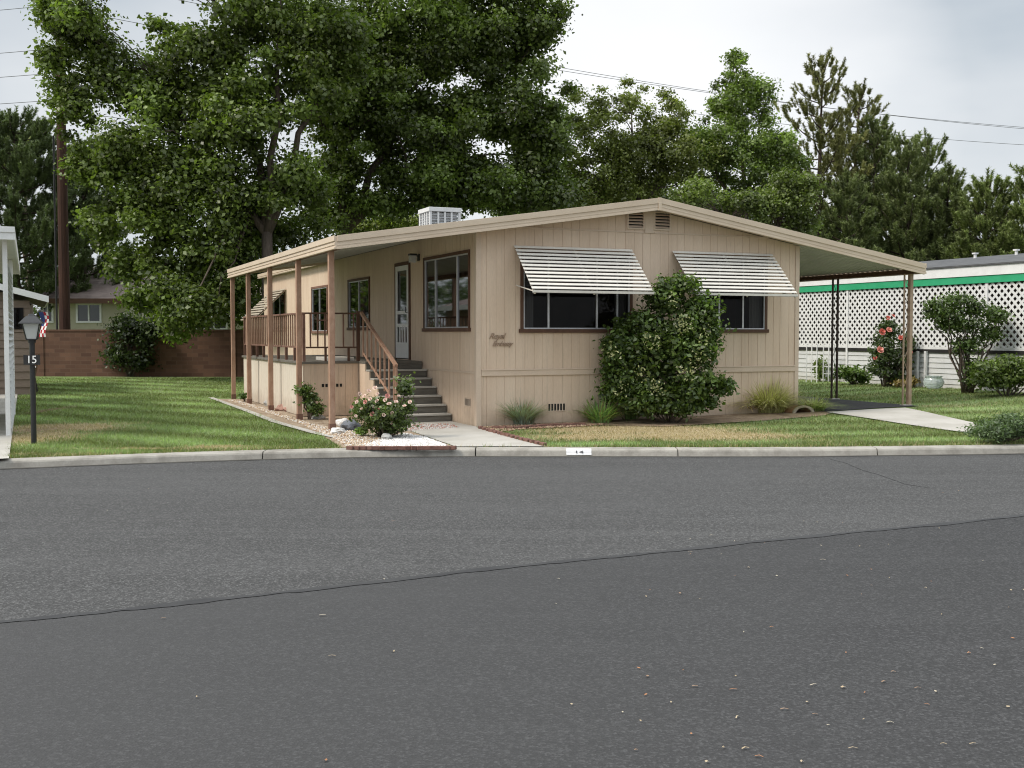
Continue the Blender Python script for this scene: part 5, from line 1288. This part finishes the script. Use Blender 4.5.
# ------------------------------------------------------------------ utility poles and wires
def upole(x, y, label):
    o = empty('utility_pole', (x,y,0), 0, label, 'utility pole', 'utility poles behind the homes'); m_ = MB(); m_.tube([(0,0,-.3),(0,0,8),(0,0,15.4)], [.21,.18,.13], 12); m_.build('shaft', M['poletar'], o)
    for z in (14.9,13.6):
        m_ = MB(); m_.box(-.8,.8,-.19,-.07,z,z+.12); ca = m_.build('crossarm', M['poletar'], o)
        for dx in (-.7,-.35,.35,.7): m_ = MB(); m_.tube([(dx,-.13,z+.12),(dx,-.13,z+.2),(dx,-.13,z+.26)], [.02,.05,.03], 8); m_.build('insulator', M['alu'], ca)
    m_ = MB(); m_.tube([(-.26,-.1,0),(-.26,-.1,9)], .035, 6); m_.build('conduit', M['black'], o); return o
pA = D(65,333,42.5); upole(pA.x, pA.y, 'tall dark utility pole rising through the pine at the left')
pB = D(1230,333,64); upole(pB.x, pB.y, 'far utility pole out beyond the right side pines')
def wire(a, b_, sag, label, group): 
    a, b_ = Vector(a), Vector(b_); n = 26; pts = [a.lerp(b_, i/n)-Vector((0,0,4*sag*(i/n)*(1-i/n))) for i in range(n+1)]
    c_ = (a+b_)/2; m_ = MB(); m_.tube([p-a for p in pts], .011, 5); o = m_.build('power_line', M['wire'], None, label=label, cat='power line', group=group); o.location = a
for i, (dx, z, y2) in enumerate(((-.7,15.1,134),(.7,15.1,137),(-.35,13.8,148),(.35,9.9,184))):
    q = D(1230, y2+4, 64); wire((pA.x+dx, pA.y-.13, z), (pB.x+dx*.3, pB.y, q.z), 1.3, ['upper','second','third','lowest'][i]+' of the power lines crossing the sky right of the pines', 'power lines running right')
for i, (py, z) in enumerate(((18,15.1),(33,14.4),(45,13.8),(84,12.2),(105,11.3),(127,10.3))):
    q = D(-500, py-4, 41); wire((q.x,q.y,q.z), (pA.x-.2, pA.y-.15, z-.0), .15, ['topmost','second','third','fourth','fifth','lowest'][i]+' wire from the top, running from the left edge to the utility pole', 'power lines running left')

# ------------------------------------------------------------------ light
world = bpy.data.worlds.new("World"); sc.world = world; world.use_nodes = True; nt = world.node_tree
bg = nt.nodes['Background']; bg.inputs['Strength'].default_value = .1
SUN = Vector((-.62,-.25,.74)).normalized(); el = math.asin(SUN.z); az = math.atan2(SUN.x, SUN.y)
sky = N(nt, 'ShaderNodeTexSky', sky_type='NISHITA', sun_disc=False, sun_elevation=el, sun_rotation=az)
tc = N(nt, 'ShaderNodeTexCoord')
mp = N(nt, 'ShaderNodeMapping'); mp.inputs['Scale'].default_value = (1,1,2.6); nt.links.new(tc.outputs['Generated'], mp.inputs[0])
n1 = N(nt, 'ShaderNodeTexNoise'); n1.inputs['Scale'].default_value = 2.1; n1.inputs['Detail'].default_value = 5; n1.inputs['Roughness'].default_value = .5; nt.links.new(mp.outputs[0], n1.inputs['Vector'])
cl_ = mixc(nt, ramp(nt, n1.outputs['Fac'], .38, .60), (2.75,3.05,3.32), (4.05,4.17,4.27))
def glow(px, py, w0, w1):                    # brighter cloud bank in a direction of the sky
    d_ = ray(px,py).normalized(); vm = N(nt,'ShaderNodeVectorMath',operation='DOT_PRODUCT'); nt.links.new(tc.outputs['Generated'], vm.inputs[0]); vm.inputs[1].default_value = d_
    ad = N(nt,'ShaderNodeMath',operation='MULTIPLY_ADD'); nt.links.new(n1.outputs['Fac'], ad.inputs[0]); ad.inputs[1].default_value = .02; nt.links.new(vm.outputs['Value'], ad.inputs[2])
    return ramp(nt, ad.outputs[0], w0, w1)
cl_ = mixc(nt, glow(640,110,.975,1.012), cl_, (5.6,5.6,5.6))
sz = N(nt,'ShaderNodeSeparateXYZ'); nt.links.new(tc.outputs['Generated'], sz.inputs[0])
zen = ramp(nt, sz.outputs[2], .36, .95, 1.0, 3.3)     # an overcast sky is about three times brighter overhead than low down
vm = N(nt,'ShaderNodeVectorMath',operation='SCALE'); nt.links.new(cl_, vm.inputs[0]); nt.links.new(zen, vm.inputs['Scale'])
mx = mixc(nt, .93, sky.outputs[0], vm.outputs[0])
nt.links.new(mx, bg.inputs['Color'])
sun_d = bpy.data.lights.new('sun', 'SUN'); sun_d.energy = 1.5; sun_d.angle = R(14); sun_d.color = (1,.92,.82)
so = bpy.data.objects.new('sun', sun_d); COL.objects.link(so); so.rotation_euler = (-SUN).to_track_quat('-Z','Y').to_euler()

vs = sc.view_settings; vs.view_transform = 'Standard'; vs.look = 'None'; vs.gamma = 1; vs.use_curve_mapping = False; vs.exposure = 0.95
sc.cycles.use_denoising = True; sc.cycles.pixel_filter_type = 'BLACKMAN_HARRIS'; sc.cycles.filter_width = 1.1; sc.cycles.max_bounces = 6; sc.cycles.transparent_max_bounces = 8; sc.cycles.diffuse_bounces = 3; sc.cycles.glossy_bounces = 3
